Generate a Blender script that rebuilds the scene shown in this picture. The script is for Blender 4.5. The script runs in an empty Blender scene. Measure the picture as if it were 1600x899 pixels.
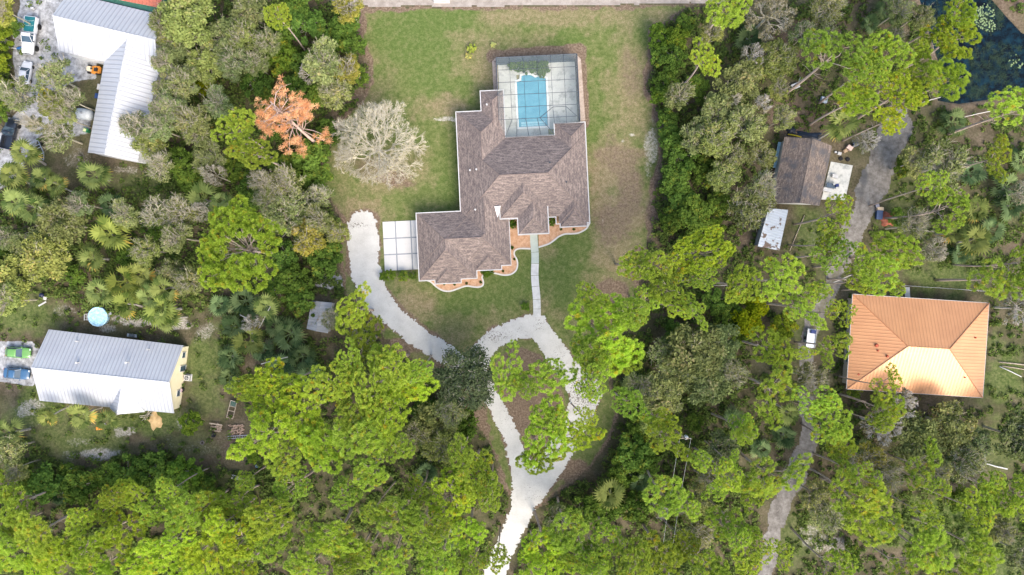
import bpy, bmesh, math, random
import numpy as np
from mathutils import Vector, Matrix

SC = bpy.context.scene
COL = SC.collection
R_ = math.radians
H = 120.0            # camera height, metres
PX = 9.0             # photo pixels per metre at ground level

# ------------------------------------------------------------------ camera, sky, sun, exposure
cam = bpy.data.cameras.new("camera")
cam.sensor_width = 36.0
cam.lens = 36.0 * (PX * H) / 1600.0
cam.clip_start = 1.0
cam.clip_end = 3000.0
cam_o = bpy.data.objects.new("camera", cam)
cam_o.location = (0, 0, H)
cam_o.rotation_euler = (0, 0, 0)
COL.objects.link(cam_o)
SC.camera = cam_o

SUN_EL, SUN_AZ = 47.0, 30.0      # azimuth: degrees east of south (bottom of the photo)
w = bpy.data.worlds.new("World")
SC.world = w
w.use_nodes = True
nt = w.node_tree
sky = nt.nodes.new("ShaderNodeTexSky")
sky.sky_type = 'NISHITA'
sky.sun_disc = False
sky.sun_elevation = R_(SUN_EL)
sky.sun_rotation = R_(180 - SUN_AZ)
sky.air_density = 1.0
sky.dust_density = 4.0
sky.ozone_density = 0.6
nt.links.new(sky.outputs[0], nt.nodes["Background"].inputs[0])
nt.nodes["Background"].inputs[1].default_value = 0.15
sl = bpy.data.lights.new("sun", 'SUN')
sl.energy = 1.0
sl.angle = R_(40)
sl.color = (1.0, 0.93, 0.82)
so = bpy.data.objects.new("sun", sl)
so.rotation_euler = (R_(90 - SUN_EL), 0, R_(SUN_AZ))
so.location = (0, -60, 90)
COL.objects.link(so)
SC.view_settings.view_transform = 'Standard'
SC.view_settings.look = 'None'
SC.view_settings.gamma = 1.0
SC.view_settings.exposure = 1.52
SC.view_settings.use_curve_mapping = False
try:
    SC.cycles.max_bounces = 6
    SC.cycles.use_denoising = True
    SC.cycles.transparent_max_bounces = 8
except Exception:
    pass

rng = np.random.default_rng(7)
rnd = random.Random(11)

# ------------------------------------------------------------------ helpers: positions
def P(px, py, z=0.0):
    k = (H - z) / (PX * H)
    return Vector(((px - 800.0) * k, (449.5 - py) * k, z))

def P2(px, py, z=0.0):
    v = P(px, py, z)
    return (v.x, v.y)

def lin(r, g, b):
    f = lambda c: (c / 255 / 12.92) if c / 255 <= 0.04045 else ((c / 255 + 0.055) / 1.055) ** 2.4
    return (f(r), f(g), f(b), 1.0)

# ------------------------------------------------------------------ helpers: materials
def nmat(name, rough=0.85, spec=0.2, metal=0.0):
    m = bpy.data.materials.new(name)
    m.use_nodes = True
    b = m.node_tree.nodes["Principled BSDF"]
    b.inputs["Roughness"].default_value = rough
    b.inputs["Specular IOR Level"].default_value = spec
    b.inputs["Metallic"].default_value = metal
    return m, m.node_tree, b

def node(t, kind, **kw):
    n = t.nodes.new(kind)
    for k, v in kw.items():
        setattr(n, k, v)
    return n

def noise(t, vec, scale, detail=6, rough=0.6, w4=None):
    n = node(t, "ShaderNodeTexNoise")
    n.inputs["Scale"].default_value = scale
    n.inputs["Detail"].default_value = detail
    n.inputs["Roughness"].default_value = rough
    if vec is not None:
        t.links.new(vec, n.inputs["Vector"])
    return n.outputs["Fac"]

def ramp(t, fac, stops):
    n = node(t, "ShaderNodeValToRGB")
    e = n.color_ramp.elements
    e[0].position, e[0].color = stops[0][0], tuple(stops[0][1])
    e[1].position, e[1].color = stops[-1][0], tuple(stops[-1][1])
    for p, c in stops[1:-1]:
        x = e.new(p)
        x.color = tuple(c)
    t.links.new(fac, n.inputs[0])
    return n.outputs[0]

def mix(t, fac, a, b, mode='MIX'):
    n = node(t, "ShaderNodeMix", data_type='RGBA', blend_type=mode)
    for s, v in ((n.inputs[0], fac), (n.inputs[6], a), (n.inputs[7], b)):
        if isinstance(v, (int, float)):
            s.default_value = v
        elif isinstance(v, tuple):
            s.default_value = v
        else:
            t.links.new(v, s)
    return n.outputs[2]

def mth(t, op, a, b=0.0, c=None, clamp=False):
    n = node(t, "ShaderNodeMath", operation=op)
    n.use_clamp = clamp
    for i, v in enumerate((a, b) if c is None else (a, b, c)):
        if isinstance(v, (int, float)):
            n.inputs[i].default_value = v
        else:
            t.links.new(v, n.inputs[i])
    return n.outputs[0]

def pos(t):
    return node(t, "ShaderNodeNewGeometry").outputs["Position"]

def objc(t):
    return node(t, "ShaderNodeTexCoord").outputs["Object"]

def attr(t, name):
    return node(t, "ShaderNodeAttribute", attribute_name=name).outputs["Fac"]

def grey(v):
    return (v, v, v, 1)

def speckle(name, c1, c2, scale=3.0, rough=0.85, spec=0.2, bump=0.0, fine=14.0, metal=0.0):
    """two-tone mottled surface: large and fine noise together"""
    m, t, b = nmat(name, rough, spec, metal)
    v = pos(t)
    f = mth(t, 'ADD', mth(t, 'MULTIPLY', noise(t, v, scale), 0.55), mth(t, 'MULTIPLY', noise(t, v, scale * fine, 3), 0.45))
    t.links.new(ramp(t, f, [(0.36, (*c1, 1)), (0.64, (*c2, 1))]), b.inputs["Base Color"])
    if bump:
        bn = node(t, "ShaderNodeBump")
        bn.inputs["Strength"].default_value = bump
        bn.inputs["Distance"].default_value = 0.05
        t.links.new(f, bn.inputs["Height"])
        t.links.new(bn.outputs[0], b.inputs["Normal"])
    return m

def paint(name, c, rough=0.45, spec=0.4, metal=0.0, dirt=0.12):
    m, t, b = nmat(name, rough, spec, metal)
    v = objc(t)
    f = noise(t, v, 2.3, 5)
    d = tuple(x * (1 - dirt * 1.6) for x in c)
    u = tuple(min(1, x * (1 + dirt * .4)) for x in c)
    t.links.new(ramp(t, f, [(0.35, (*d, 1)), (0.6, (*u, 1))]), b.inputs["Base Color"])
    return m

def leaf_mat(name, dark, light, old=None, trans=0.35, sat=True):
    """foliage: colour runs over the per-leaf 'tint'; obj.color shades each plant differently"""
    m = bpy.data.materials.new(name)
    m.use_nodes = True
    t = m.node_tree
    t.nodes.clear()
    out = node(t, "ShaderNodeOutputMaterial")
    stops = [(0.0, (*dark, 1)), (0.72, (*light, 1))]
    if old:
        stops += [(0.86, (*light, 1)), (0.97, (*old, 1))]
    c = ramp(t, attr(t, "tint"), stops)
    oi = node(t, "ShaderNodeObjectInfo")
    c = mix(t, 1.0, c, oi.outputs["Color"], 'MULTIPLY')
    d = node(t, "ShaderNodeBsdfDiffuse")
    t.links.new(c, d.inputs[0])
    tr = node(t, "ShaderNodeBsdfTranslucent")
    c2 = mix(t, 1.0, c, (1.0, 1.0, 0.55, 1), 'MULTIPLY')
    t.links.new(c2, tr.inputs[0])
    ms = node(t, "ShaderNodeMixShader")
    ms.inputs[0].default_value = trans
    t.links.new(d.outputs[0], ms.inputs[1])
    t.links.new(tr.outputs[0], ms.inputs[2])
    t.links.new(ms.outputs[0], out.inputs[0])
    return m

# ------------------------------------------------------------------ helpers: meshes
def link(name, me, mat=None, parent=None):
    o = bpy.data.objects.new(name, me)
    COL.objects.link(o)
    if mat is not None and me is not None and len(me.materials) == 0:
        me.materials.append(mat)
    if parent is not None:
        o.parent = parent
    return o

def np_mesh(name, V, F, mat=None, attrs=None, smooth=False):
    """V (n,3) float array, F (m,k) int array of equal sided faces"""
    V = np.ascontiguousarray(V, dtype=np.float32)
    F = np.ascontiguousarray(F, dtype=np.int32)
    me = bpy.data.meshes.new(name)
    n, k = F.shape
    me.vertices.add(len(V))
    me.vertices.foreach_set("co", V.ravel())
    me.loops.add(n * k)
    me.loops.foreach_set("vertex_index", F.ravel())
    me.polygons.add(n)
    me.polygons.foreach_set("loop_start", np.arange(0, n * k, k, dtype=np.int32))
    me.polygons.foreach_set("loop_total", np.full(n, k, dtype=np.int32))
    if smooth:
        me.polygons.foreach_set("use_smooth", np.ones(n, dtype=bool))
    me.update(calc_edges=True)
    for a, v in (attrs or {}).items():
        at = me.attributes.new(a, 'FLOAT', 'POINT')
        at.data.foreach_set("value", np.ascontiguousarray(v, dtype=np.float32))
    if mat is not None:
        me.materials.append(mat)
    return me

class MB:
    """collects shapes, builds them as ONE mesh object"""
    def __init__(s):
        s.v, s.f = [], []
    def add(s, verts, faces):
        b = len(s.v)
        s.v += [tuple(x) for x in verts]
        s.f += [tuple(i + b for i in q) for q in faces]
        return s
    def box(s, x0, x1, y0, y1, z0, z1, ch=0.0, M=None):
        if ch <= 0:
            v = [(x, y, z) for z in (z0, z1) for y in (y0, y1) for x in (x0, x1)]
            f = [(0, 2, 3, 1), (4, 5, 7, 6), (0, 1, 5, 4), (2, 6, 7, 3), (0, 4, 6, 2), (1, 3, 7, 5)]
        else:
            bm = bmesh.new()
            bmesh.ops.create_cube(bm, size=1.0, matrix=Matrix.Translation(((x0 + x1) / 2, (y0 + y1) / 2, (z0 + z1) / 2)) @ Matrix.Diagonal((x1 - x0, y1 - y0, z1 - z0, 1)))
            bmesh.ops.bevel(bm, geom=bm.edges[:], offset=ch, segments=2, affect='EDGES', profile=0.5)
            bm.verts.index_update()
            v = [tuple(q.co) for q in bm.verts]
            f = [tuple(q.index for q in p.verts) for p in bm.faces]
            bm.free()
        if M is not None:
            v = [tuple(M @ Vector(q)) for q in v]
        return s.add(v, f)
    def tube(s, pts, radii, n=6, cap=True):
        pts = [Vector(p) for p in pts]
        if isinstance(radii, (int, float)):
            radii = [radii] * len(pts)
        vs, fs = [], []
        up0 = None
        for i, p in enumerate(pts):
            d = (pts[min(i + 1, len(pts) - 1)] - pts[max(i - 1, 0)]).normalized()
            a = d.cross(Vector((0, 0, 1)) if abs(d.z) < 0.95 else Vector((1, 0, 0))).normalized()
            b = d.cross(a)
            for k in range(n):
                th = 2 * math.pi * k / n
                vs.append(p + (a * math.cos(th) + b * math.sin(th)) * radii[i])
        for i in range(len(pts) - 1):
            for k in range(n):
                k2 = (k + 1) % n
                fs.append((i * n + k, i * n + k2, (i + 1) * n + k2, (i + 1) * n + k))
        if cap:
            fs.append(tuple(range(n))[::-1])
            fs.append(tuple((len(pts) - 1) * n + k for k in range(n)))
        return s.add(vs, fs)
    def lathe(s, prof, n=20, M=None):
        vs, fs = [], []
        for r, z in prof:
            for k in range(n):
                th = 2 * math.pi * k / n
                vs.append((r * math.cos(th), r * math.sin(th), z))
        for i in range(len(prof) - 1):
            for k in range(n):
                k2 = (k + 1) % n
                fs.append((i * n + k, i * n + k2, (i + 1) * n + k2, (i + 1) * n + k))
        if prof[0][0] > 1e-4:
            fs.append(tuple(range(n))[::-1])
        if prof[-1][0] > 1e-4:
            fs.append(tuple((len(prof) - 1) * n + k for k in range(n)))
        if M is not None:
            vs = [tuple(M @ Vector(q)) for q in vs]
        return s.add(vs, fs)
    def prism(s, poly, z0, z1, top=True, bottom=False):
        n = len(poly)
        vs = [(x, y, z0) for x, y in poly] + [(x, y, z1) for x, y in poly]
        fs = [(i, (i + 1) % n, n + (i + 1) % n, n + i) for i in range(n)]
        if top:
            fs.append(tuple(range(n, 2 * n)))
        if bottom:
            fs.append(tuple(range(n))[::-1])
        return s.add(vs, fs)
    def sweep(s, line, wdt, z0, z1, closed=False):
        """a flat strip of width wdt with height, along a plan polyline"""
        n = len(line)
        L, Rr = [], []
        for i in range(n):
            a = Vector(line[(i - 1) % n if closed else max(i - 1, 0)])
            b = Vector(line[(i + 1) % n if closed else min(i + 1, n - 1)])
            d = (b - a).normalized()
            p = Vector(line[i])
            q = Vector((-d.y, d.x)) * wdt / 2
            L.append(p + q)
            Rr.append(p - q)
        vs = [(p.x, p.y, z) for z in (z0, z1) for p in L + Rr]
        fs = []
        m = 2 * n
        for i in range(n if closed else n - 1):
            j = (i + 1) % n
            fs += [(i, j, m + j, m + i)[::-1], (n + i, n + j, m + n + j, m + n + i), (m + i, m + j, m + n + j, m + n + i)[::-1]]
        if not closed:
            fs += [(0, n, m + n, m), (n - 1, m + n - 1, m + 2 * n - 1, 2 * n - 1)]
        return s.add(vs, fs)
    def mesh(s, name, mat=None, smooth=False, uv=False):
        me = bpy.data.meshes.new(name)
        me.from_pydata(s.v, [], s.f)
        if smooth:
            me.polygons.foreach_set("use_smooth", [True] * len(me.polygons))
        me.update()
        if mat is not None:
            me.materials.append(mat)
        if uv:
            uv_slope(me)
        return me
    def build(s, name, mat=None, parent=None, smooth=False, uv=False):
        return link(name, s.mesh(name, mat, smooth, uv), None, parent)

def uv_slope(me):
    """UVs in metres: u level along the eave, v up the slope"""
    uvl = me.uv_layers.new(name="uv").data
    for p in me.polygons:
        n = p.normal
        u = Vector((0, 0, 1)).cross(n)
        if u.length < 1e-4:
            u = Vector((1, 0, 0))
        u.normalize()
        v = n.cross(u)
        for li in p.loop_indices:
            c = me.vertices[me.loops[li].vertex_index].co
            uvl[li].uv = (c.dot(u), c.dot(v))

def tag(o, label, cat, group=None, kind=None):
    if label:
        o["label"] = label
    if cat:
        o["category"] = cat
    if group:
        o["group"] = group
    if kind:
        o["kind"] = kind
    return o

def thing(name, label, cat, loc=(0, 0, 0), rz=0.0, group=None):
    o = bpy.data.objects.new(name, None)
    o.empty_display_size = 0.2
    COL.objects.link(o)
    o.location = loc
    o.rotation_euler = (0, 0, rz)
    return tag(o, label, cat, group)

def dup(root, loc, rz, label=None, group=None):
    r = root.copy()
    COL.objects.link(r)
    r.location = loc
    r.rotation_euler = (0, 0, rz)
    if label:
        r["label"] = label
    if group:
        r["group"] = group
    for ch in list(root.children):
        c = ch.copy()
        COL.objects.link(c)
        c.parent = r
        for g in ch.children:
            d = g.copy()
            COL.objects.link(d)
            d.parent = c
    return r

# ------------------------------------------------------------------ numpy masks
def vnoise(x, y, cell, seed=0):
    """smooth value noise in 0..1"""
    g = np.random.default_rng(seed + 1000).random((256, 256))
    fx, fy = x / cell + 57.3, y / cell + 91.7
    ix, iy = np.floor(fx).astype(int), np.floor(fy).astype(int)
    tx, ty = fx - ix, fy - iy
    tx, ty = tx * tx * (3 - 2 * tx), ty * ty * (3 - 2 * ty)
    i0, i1, j0, j1 = ix & 255, (ix + 1) & 255, iy & 255, (iy + 1) & 255
    return (g[i0, j0] * (1 - tx) + g[i1, j0] * tx) * (1 - ty) + (g[i0, j1] * (1 - tx) + g[i1, j1] * tx) * ty

def fbm(x, y, cell, oct=4, seed=0):
    s, a, tot = 0, 1.0, 0
    for i in range(oct):
        s = s + a * vnoise(x, y, cell / 2 ** i, seed + i * 13)
        tot += a
        a *= 0.55
    return s / tot

def sd_poly(x, y, poly):
    """signed distance to a polygon, positive inside"""
    d = np.full(np.shape(x), 1e9)
    ins = np.zeros(np.shape(x), bool)
    n = len(poly)
    for i in range(n):
        (ax, ay), (bx, by) = poly[i], poly[(i + 1) % n]
        ex, ey = bx - ax, by - ay
        t = np.clip(((x - ax) * ex + (y - ay) * ey) / (ex * ex + ey * ey + 1e-12), 0, 1)
        d = np.minimum(d, np.hypot(x - ax - t * ex, y - ay - t * ey))
        if ay != by:
            c = ((ay > y) != (by > y)) & (x < (bx - ax) * (y - ay) / (by - ay) + ax)
            ins ^= c
    return np.where(ins, d, -d)

def sd_line(x, y, pts, wid):
    """positive within the half width of a polyline whose width changes along it"""
    best = np.full(np.shape(x), -1e9)
    for i in range(len(pts) - 1):
        (ax, ay), (bx, by) = pts[i], pts[i + 1]
        ex, ey = bx - ax, by - ay
        t = np.clip(((x - ax) * ex + (y - ay) * ey) / (ex * ex + ey * ey + 1e-12), 0, 1)
        w_ = wid[i] * (1 - t) + wid[i + 1] * t
        best = np.maximum(best, w_ / 2 - np.hypot(x - ax - t * ex, y - ay - t * ey))
    return best

def px2w(pts):
    return [P2(*p) for p in pts]

def ss(x, a, b):
    t = np.clip((x - a) / (b - a), 0, 1)
    return t * t * (3 - 2 * t)

def cell_sheet(name, sdf, bbox, res, z, mat, kind='structure', attrs=None):
    """a ground sheet made of the grid cells where sdf(x, y) > 0"""
    x0, x1, y0, y1 = bbox
    nx, ny = int((x1 - x0) / res) + 1, int((y1 - y0) / res) + 1
    xs, ys = x0 + np.arange(nx) * res, y0 + np.arange(ny) * res
    X, Y = np.meshgrid(xs, ys, indexing='ij')
    cx, cy = X[:-1, :-1] + res / 2, Y[:-1, :-1] + res / 2
    keep = sdf(cx, cy) > 0
    I, J = np.nonzero(keep)
    a = I * ny + J
    F = np.stack([a, a + ny, a + ny + 1, a + 1], 1)
    used, inv = np.unique(F, return_inverse=True)
    V = np.stack([X.ravel()[used], Y.ravel()[used], np.full(len(used), z)], 1)
    at = {k: f(V[:, 0], V[:, 1]) for k, f in (attrs or {}).items()}
    o = link(name, np_mesh(name, V, inv.reshape(F.shape), mat, at))
    if kind:
        o["kind"] = kind
    return o

# ================================================================== GROUND
def blobs(gx, gy, L, jit=0.5, seed=3):
    """soft irregular patches given in photo pixels: (x, y, rx, ry, amount)"""
    n = fbm(gx, gy, 26, 4, seed) * 2 - 1
    n2 = fbm(gx, gy, 9, 3, seed + 5) * 2 - 1
    out = np.zeros(np.shape(gx))
    for x, y, rx, ry, a in L:
        d = np.hypot((gx - x) / rx, (gy - y) / ry) + jit * n + jit * .6 * n2
        out = np.maximum(out, a * ss(-d, -1.15, -0.45))
    return out

LAWN = [(562, 14), (640, 10), (800, 11), (960, 9), (1082, 6), (1040, 36), (1017, 45), (1018, 85), (1008, 130), (1020, 160), (1033, 205), (1033, 250),
        (1020, 300), (1016, 345), (1010, 390), (1000, 440), (985, 480), (965, 540), (955, 600), (968, 640), (955, 685), (925, 730), (880, 765), (845, 790),
        (815, 803), (785, 755), (765, 690), (735, 650), (690, 600), (640, 562), (600, 530), (572, 488), (540, 460), (530, 400), (538, 345), (520, 322),
        (506, 290), (508, 240), (530, 185), (560, 165), (580, 125), (580, 100), (567, 70)]
ISLAND = [(768, 570), (790, 545), (815, 540), (845, 552), (868, 580), (885, 620), (880, 665), (862, 715), (840, 735), (818, 700), (800, 660), (780, 615)]
TRACK = [(1402, 190), (1375, 262), (1348, 330), (1322, 385), (1302, 440), (1272, 505), (1256, 560), (1264, 630), (1262, 690), (1240, 745), (1215, 800), (1203, 860), (1190, 930)]
TRACK_W = [44, 46, 42, 32, 25, 24, 23, 24, 30, 36, 28, 26, 28]
POND = [(1425, -40), (1440, 20), (1452, 60), (1468, 110), (1462, 160), (1500, 166), (1560, 157), (1610, 140), (1680, 120), (1680, 80), (1600, 48), (1572, 18), (1548, -10), (1540, -60)]
YARD_A = [(22, -20), (100, -20), (95, 80), (165, 95), (150, 180), (140, 245), (215, 262), (210, 290), (60, 290), (22, 250), (-20, 300), (-20, 190), (20, 160)]
YARD_B = [(-40, 478), (60, 462), (130, 480), (210, 500), (300, 495), (345, 480), (342, 560), (345, 600), (400, 650), (405, 735), (330, 735), (250, 700), (100, 722), (60, 690), (-40, 655)]

HOUSES_PX = []     # filled by the buildings, photo outlines kept clear of undergrowth

def ground_masks(x, y):
    gx, gy = x * PX + 800, 449.5 - y * PX
    n1 = fbm(gx, gy, 40, 4, 1)
    green = blobs(gx, gy, [(40, 490, 60, 40, .8), (330, 560, 45, 60, .8), (230, 660, 120, 30, .8), (130, 690, 110, 40, .75), (60, 640, 60, 40, .8), (320, 630, 40, 40, .7), (300, 690, 60, 30, .5), (60, 730, 80, 30, .7), (220, 290, 60, 30, .6),
                           (1265, 360, 40, 50, .75), (1480, 430, 90, 40, .8), (1570, 590, 50, 70, .8), (1470, 815, 130, 60, 1), (1560, 880, 70, 60, .8), (1250, 840, 50, 50, .6),
                           (1420, 340, 60, 50, .55), (1400, 300, 40, 60, .5), (1250, 520, 30, 40, .6), (1080, 640, 30, 60, .3), (1470, 200, 50, 26, .5), (1560, 330, 60, 60, .4),
                           (300, 760, 200, 30, .5), (1550, 700, 60, 40, .6), (1300, 420, 40, 40, .45), (600, 800, 150, 60, .3)])
    sand = blobs(gx, gy, [(215, 500, 70, 13, .9), (165, 512, 22, 10, .8), (320, 520, 26, 22, .7), (280, 508, 30, 12, .9), (100, 485, 30, 12, .6), (45, 640, 26, 18, .8), (55, 665, 20, 10, .5),
                          (150, 712, 70, 14, .9), (200, 675, 30, 12, .85), (120, 690, 30, 12, .6), (310, 700, 40, 12, .5), (265, 690, 12, 18, .5), (285, 660, 16, 22, .7), (120, 250, 26, 30, .6), (200, 265, 30, 12, .7), (90, 230, 20, 14, .5),
                          (1290, 850, 50, 22, .75), (1265, 830, 25, 12, .7), (1275, 370, 14, 22, .5), (1400, 160, 30, 10, .3), (1510, 195, 30, 8, .5), (1470, 460, 12, 30, .0)])
    gravel = np.maximum(ss(sd_poly(gx, gy, [(30, -20), (104, -20), (88, 40), (96, 84), (150, 98), (146, 120), (110, 128), (60, 150), (140, 185), (138, 205), (60, 215), (34, 262), (-10, 300), (-10, 225), (30, 170), (24, 80)]) + (n1 - .5) * 22, -4, 4) * .95,
                        ss(sd_poly(gx, gy, [(-40, 533), (50, 533), (66, 555), (54, 604), (-40, 592)]) + (n1 - .5) * 12, -3, 3))
    gravel = np.maximum(gravel, blobs(gx, gy, [(520, 441, 30, 14, .9)]))
    brown = blobs(gx, gy, [(350, 700, 55, 35, .9), (310, 640, 40, 34, .7), (75, 700, 36, 18, .8), (345, 600, 20, 40, .6), (190, 690, 60, 14, .5), (250, 715, 60, 20, .5), (1240, 190, 60, 40, .8), (1400, 870, 50, 20, .5), (1300, 240, 30, 30, .7), (1340, 700, 40, 40, .6),
                           (1120, 850, 60, 60, .6), (1060, 640, 26, 60, .7), (1560, 380, 40, 30, .5), (1590, 20, 40, 50, .8), (1500, 190, 60, 12, .6), (1150, 360, 26, 60, .6), (1260, 60, 80, 40, .7)])
    brown = np.maximum(brown, ss(sd_line(gx, gy, [(520, 0), (561, 15), (566, 70), (578, 105), (572, 135), (548, 160), (528, 180), (508, 235), (504, 290)], [18, 16, 14, 12, 12, 16, 20, 18, 16]) + (n1 - .5) * 9, -3, 3))
    brown = np.maximum(brown, ss(sd_line(gx, gy, [(1085, 24), (1040, 36), (1016, 46), (1017, 85), (1007, 130), (1019, 160), (1034, 205), (1034, 255), (1020, 305), (1016, 350)], [12, 9, 9, 9, 9, 9, 11, 11, 12, 20]) + (n1 - .5) * 7, -3, 3))
    d = ss(n1, .35, .65)
    return dict(green=np.maximum(green, .22 * d), sand=sand, gravel=gravel, brown=brown)

def lawn_masks(x, y):
    gx, gy = x * PX + 800, 449.5 - y * PX
    n = fbm(gx, gy, 60, 5, 21)
    n2 = fbm(gx, gy, 18, 4, 22)
    dry = .50 * ss(n * .6 + n2 * .4, .38, .66)
    dry = np.maximum(dry, blobs(gx, gy, [(965, 300, 55, 110, .95), (985, 130, 34, 120, .7), (965, 395, 50, 60, .85), (690, 165, 60, 24, .75), (765, 110, 34, 60, .7), (640, 480, 70, 36, .85), (560, 330, 60, 26, .75),
                                            (860, 24, 150, 26, .7), (1000, 30, 80, 20, .6), (700, 520, 60, 30, .6), (600, 270, 60, 40, .6), (840, 480, 20, 16, .6), (860, 400, 24, 18, .45), (920, 440, 30, 30, .4), (590, 60, 24, 60, .5)], .5, 31))
    grn = blobs(gx, gy, [(640, 60, 70, 60, .9), (700, 30, 60, 30, .9), (668, 110, 40, 50, .7), (885, 70, 36, 26, .8), (706, 285, 26, 60, .8), (810, 440, 60, 40, .7), (745, 470, 60, 30, .7), (885, 430, 28, 70, .7),
                         (928, 170, 18, 70, .6), (690, 500, 60, 26, .4), (900, 380, 26, 26, .6), (965, 300, 16, 10, .7), (1000, 60, 20, 60, .5), (730, 140, 30, 30, .5)], .5, 32)
    dry = np.clip(dry - .6 * grn, 0, 1)
    sand = blobs(gx, gy, [(1015, 225, 14, 40, .85), (1012, 265, 9, 30, .7), (988, 211, 8, 6, 1), (973, 221, 5, 6, .9), (1018, 190, 10, 12, .6), (700, 186, 26, 5, .9), (712, 196, 6, 14, .6), (941, 344, 4, 10, .7),
                          (933, 275, 8, 8, .5), (625, 460, 16, 7, .5), (930, 20, 60, 6, .0), (620, 240, 20, 8, .6), (613, 262, 12, 10, .4), (800, 392, 8, 3, .6), (855, 394, 12, 3, .5), (1055, 14, 22, 8, .5)], .55, 33)
    e = sd_poly(gx, gy, LAWN)
    rough = (gx > 560) & (gy > 560)
    dirt = ss(-e + (n2 - .5) * 16, -9, 2) * .9
    isl = ss(sd_poly(gx, gy, ISLAND) + (n2 - .5) * 8, -2, 6) * .85
    dirt = np.maximum(dirt, isl)
    dirt = np.maximum(dirt, blobs(gx, gy, [(745, 660, 26, 70, .95), (880, 735, 50, 30, .9), (950, 470, 40, 50, .7), (590, 500, 26, 26, .9), (620, 545, 40, 18, .9), (548, 390, 10, 50, .8), (700, 585, 60, 20, .8), (1000, 420, 20, 50, .6),
                                               (985, 120, 22, 50, .34), (965, 255, 45, 45, .38), (955, 345, 40, 50, .4), (985, 300, 30, 50, .4), (960, 520, 26, 40, .6), (865, 545, 9, 30, .4), (560, 345, 20, 8, .6), (590, 262, 50, 26, .35), (615, 280, 45, 16, .5)], .5, 34))
    verge = np.maximum(sd_line(gx, gy, [(568, 350), (570, 420), (580, 455), (610, 490), (650, 523), (695, 552)], [52, 54, 52, 44, 40, 38]), sd_line(gx, gy, DRIVE[1][0], [q + 5 for q in DRIVE[1][1]]))
    verge = np.maximum(verge, sd_line(gx, gy, DRIVE[2][0], [q + 5 for q in DRIVE[2][1]]))
    dirt = np.maximum(dirt, .62 * ss(verge + (n2 - .5) * 14, -4, 6))
    dirt = np.maximum(dirt, .6 * ss(sd_line(gx, gy, [(770, 88), (905, 80), (913, 195)], [20, 22, 16]) + (n2 - .5) * 6, -2, 2))
    return dict(dry=dry, sand=sand, dirt=dirt, deep=grn)

DRIVE = [([(567, 352), (569, 400), (571, 425), (582, 458), (610, 492), (650, 524), (695, 553), (742, 588)], [44, 46, 46, 42, 34, 31, 30, 28]),
         ([(840, 508), (802, 516), (772, 530), (752, 550), (747, 580), (766, 618), (786, 655), (801, 690), (814, 730), (822, 765), (815, 800), (792, 848), (766, 910)], [34, 32, 32, 32, 30, 25, 24, 25, 34, 42, 34, 30, 30]),
         ([(838, 510), (862, 540), (886, 575), (915, 612), (908, 640), (893, 675), (868, 715), (842, 750), (824, 784)], [34, 34, 34, 52, 42, 32, 42, 46, 34]),
         ([(839, 494), (839, 512)], [14, 40])]

def drive_sdf(x, y):
    gx, gy = x * PX + 800, 449.5 - y * PX
    d = np.full(np.shape(gx), -1e9)
    for p, wd in DRIVE:
        d = np.maximum(d, sd_line(gx, gy, p, wd))
    n = fbm(gx, gy, 14, 3, 41) - .5
    n2 = vnoise(gx, gy, 2.6, 44) - .5
    return d + n * 7 + n2 * 5

def ground_mat():
    m, t, b = nmat("ground_soil", .95, .05)
    v = pos(t)
    f = mth(t, 'ADD', mth(t, 'MULTIPLY', noise(t, v, .35, 5), .5), mth(t, 'MULTIPLY', noise(t, v, 3.2, 5, .75), .5))
    c = ramp(t, f, [(.34, (.030, .034, .016, 1)), (.48, (.075, .064, .04, 1)), (.6, (.14, .112, .08, 1)), (.72, (.23, .195, .145, 1))])
    br = ramp(t, noise(t, v, 2.4, 6, .8), [(.36, (.07, .046, .034, 1)), (.52, (.145, .105, .08, 1)), (.68, (.26, .21, .165, 1))])
    c = mix(t, attr(t, "brown"), c, br)
    gr = ramp(t, noise(t, v, 1.9, 6, .75), [(.34, (.030, .056, .013, 1)), (.5, (.085, .122, .032, 1)), (.68, (.19, .195, .085, 1))])
    c = mix(t, attr(t, "green"), c, gr)
    edge = noise(t, v, 1.7, 5, .75)
    sedge = noise(t, v, 2.6, 7, .85)
    sg = mth(t, 'MULTIPLY', mth(t, 'ADD', mth(t, 'MULTIPLY', attr(t, "sand"), .75), mth(t, 'MULTIPLY', mth(t, 'SUBTRACT', sedge, .75), 1.7)), 3.5, clamp=True)
    sc = ramp(t, noise(t, v, 3.5, 4, .7), [(.35, (.20, .18, .14, 1)), (.65, (.48, .455, .41, 1))])
    c = mix(t, sg, c, sc)
    gg = mth(t, 'MULTIPLY', mth(t, 'ADD', mth(t, 'MULTIPLY', attr(t, "gravel"), 1.4), mth(t, 'SUBTRACT', edge, .75)), 3.0, clamp=True)
    gc = ramp(t, noise(t, v, 1.1, 6, .72), [(.32, (.13, .13, .13, 1)), (.5, (.3, .305, .31, 1)), (.68, (.5, .51, .52, 1))])
    c = mix(t, gg, c, gc)
    t.links.new(c, b.inputs["Base Color"])
    return m

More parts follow.
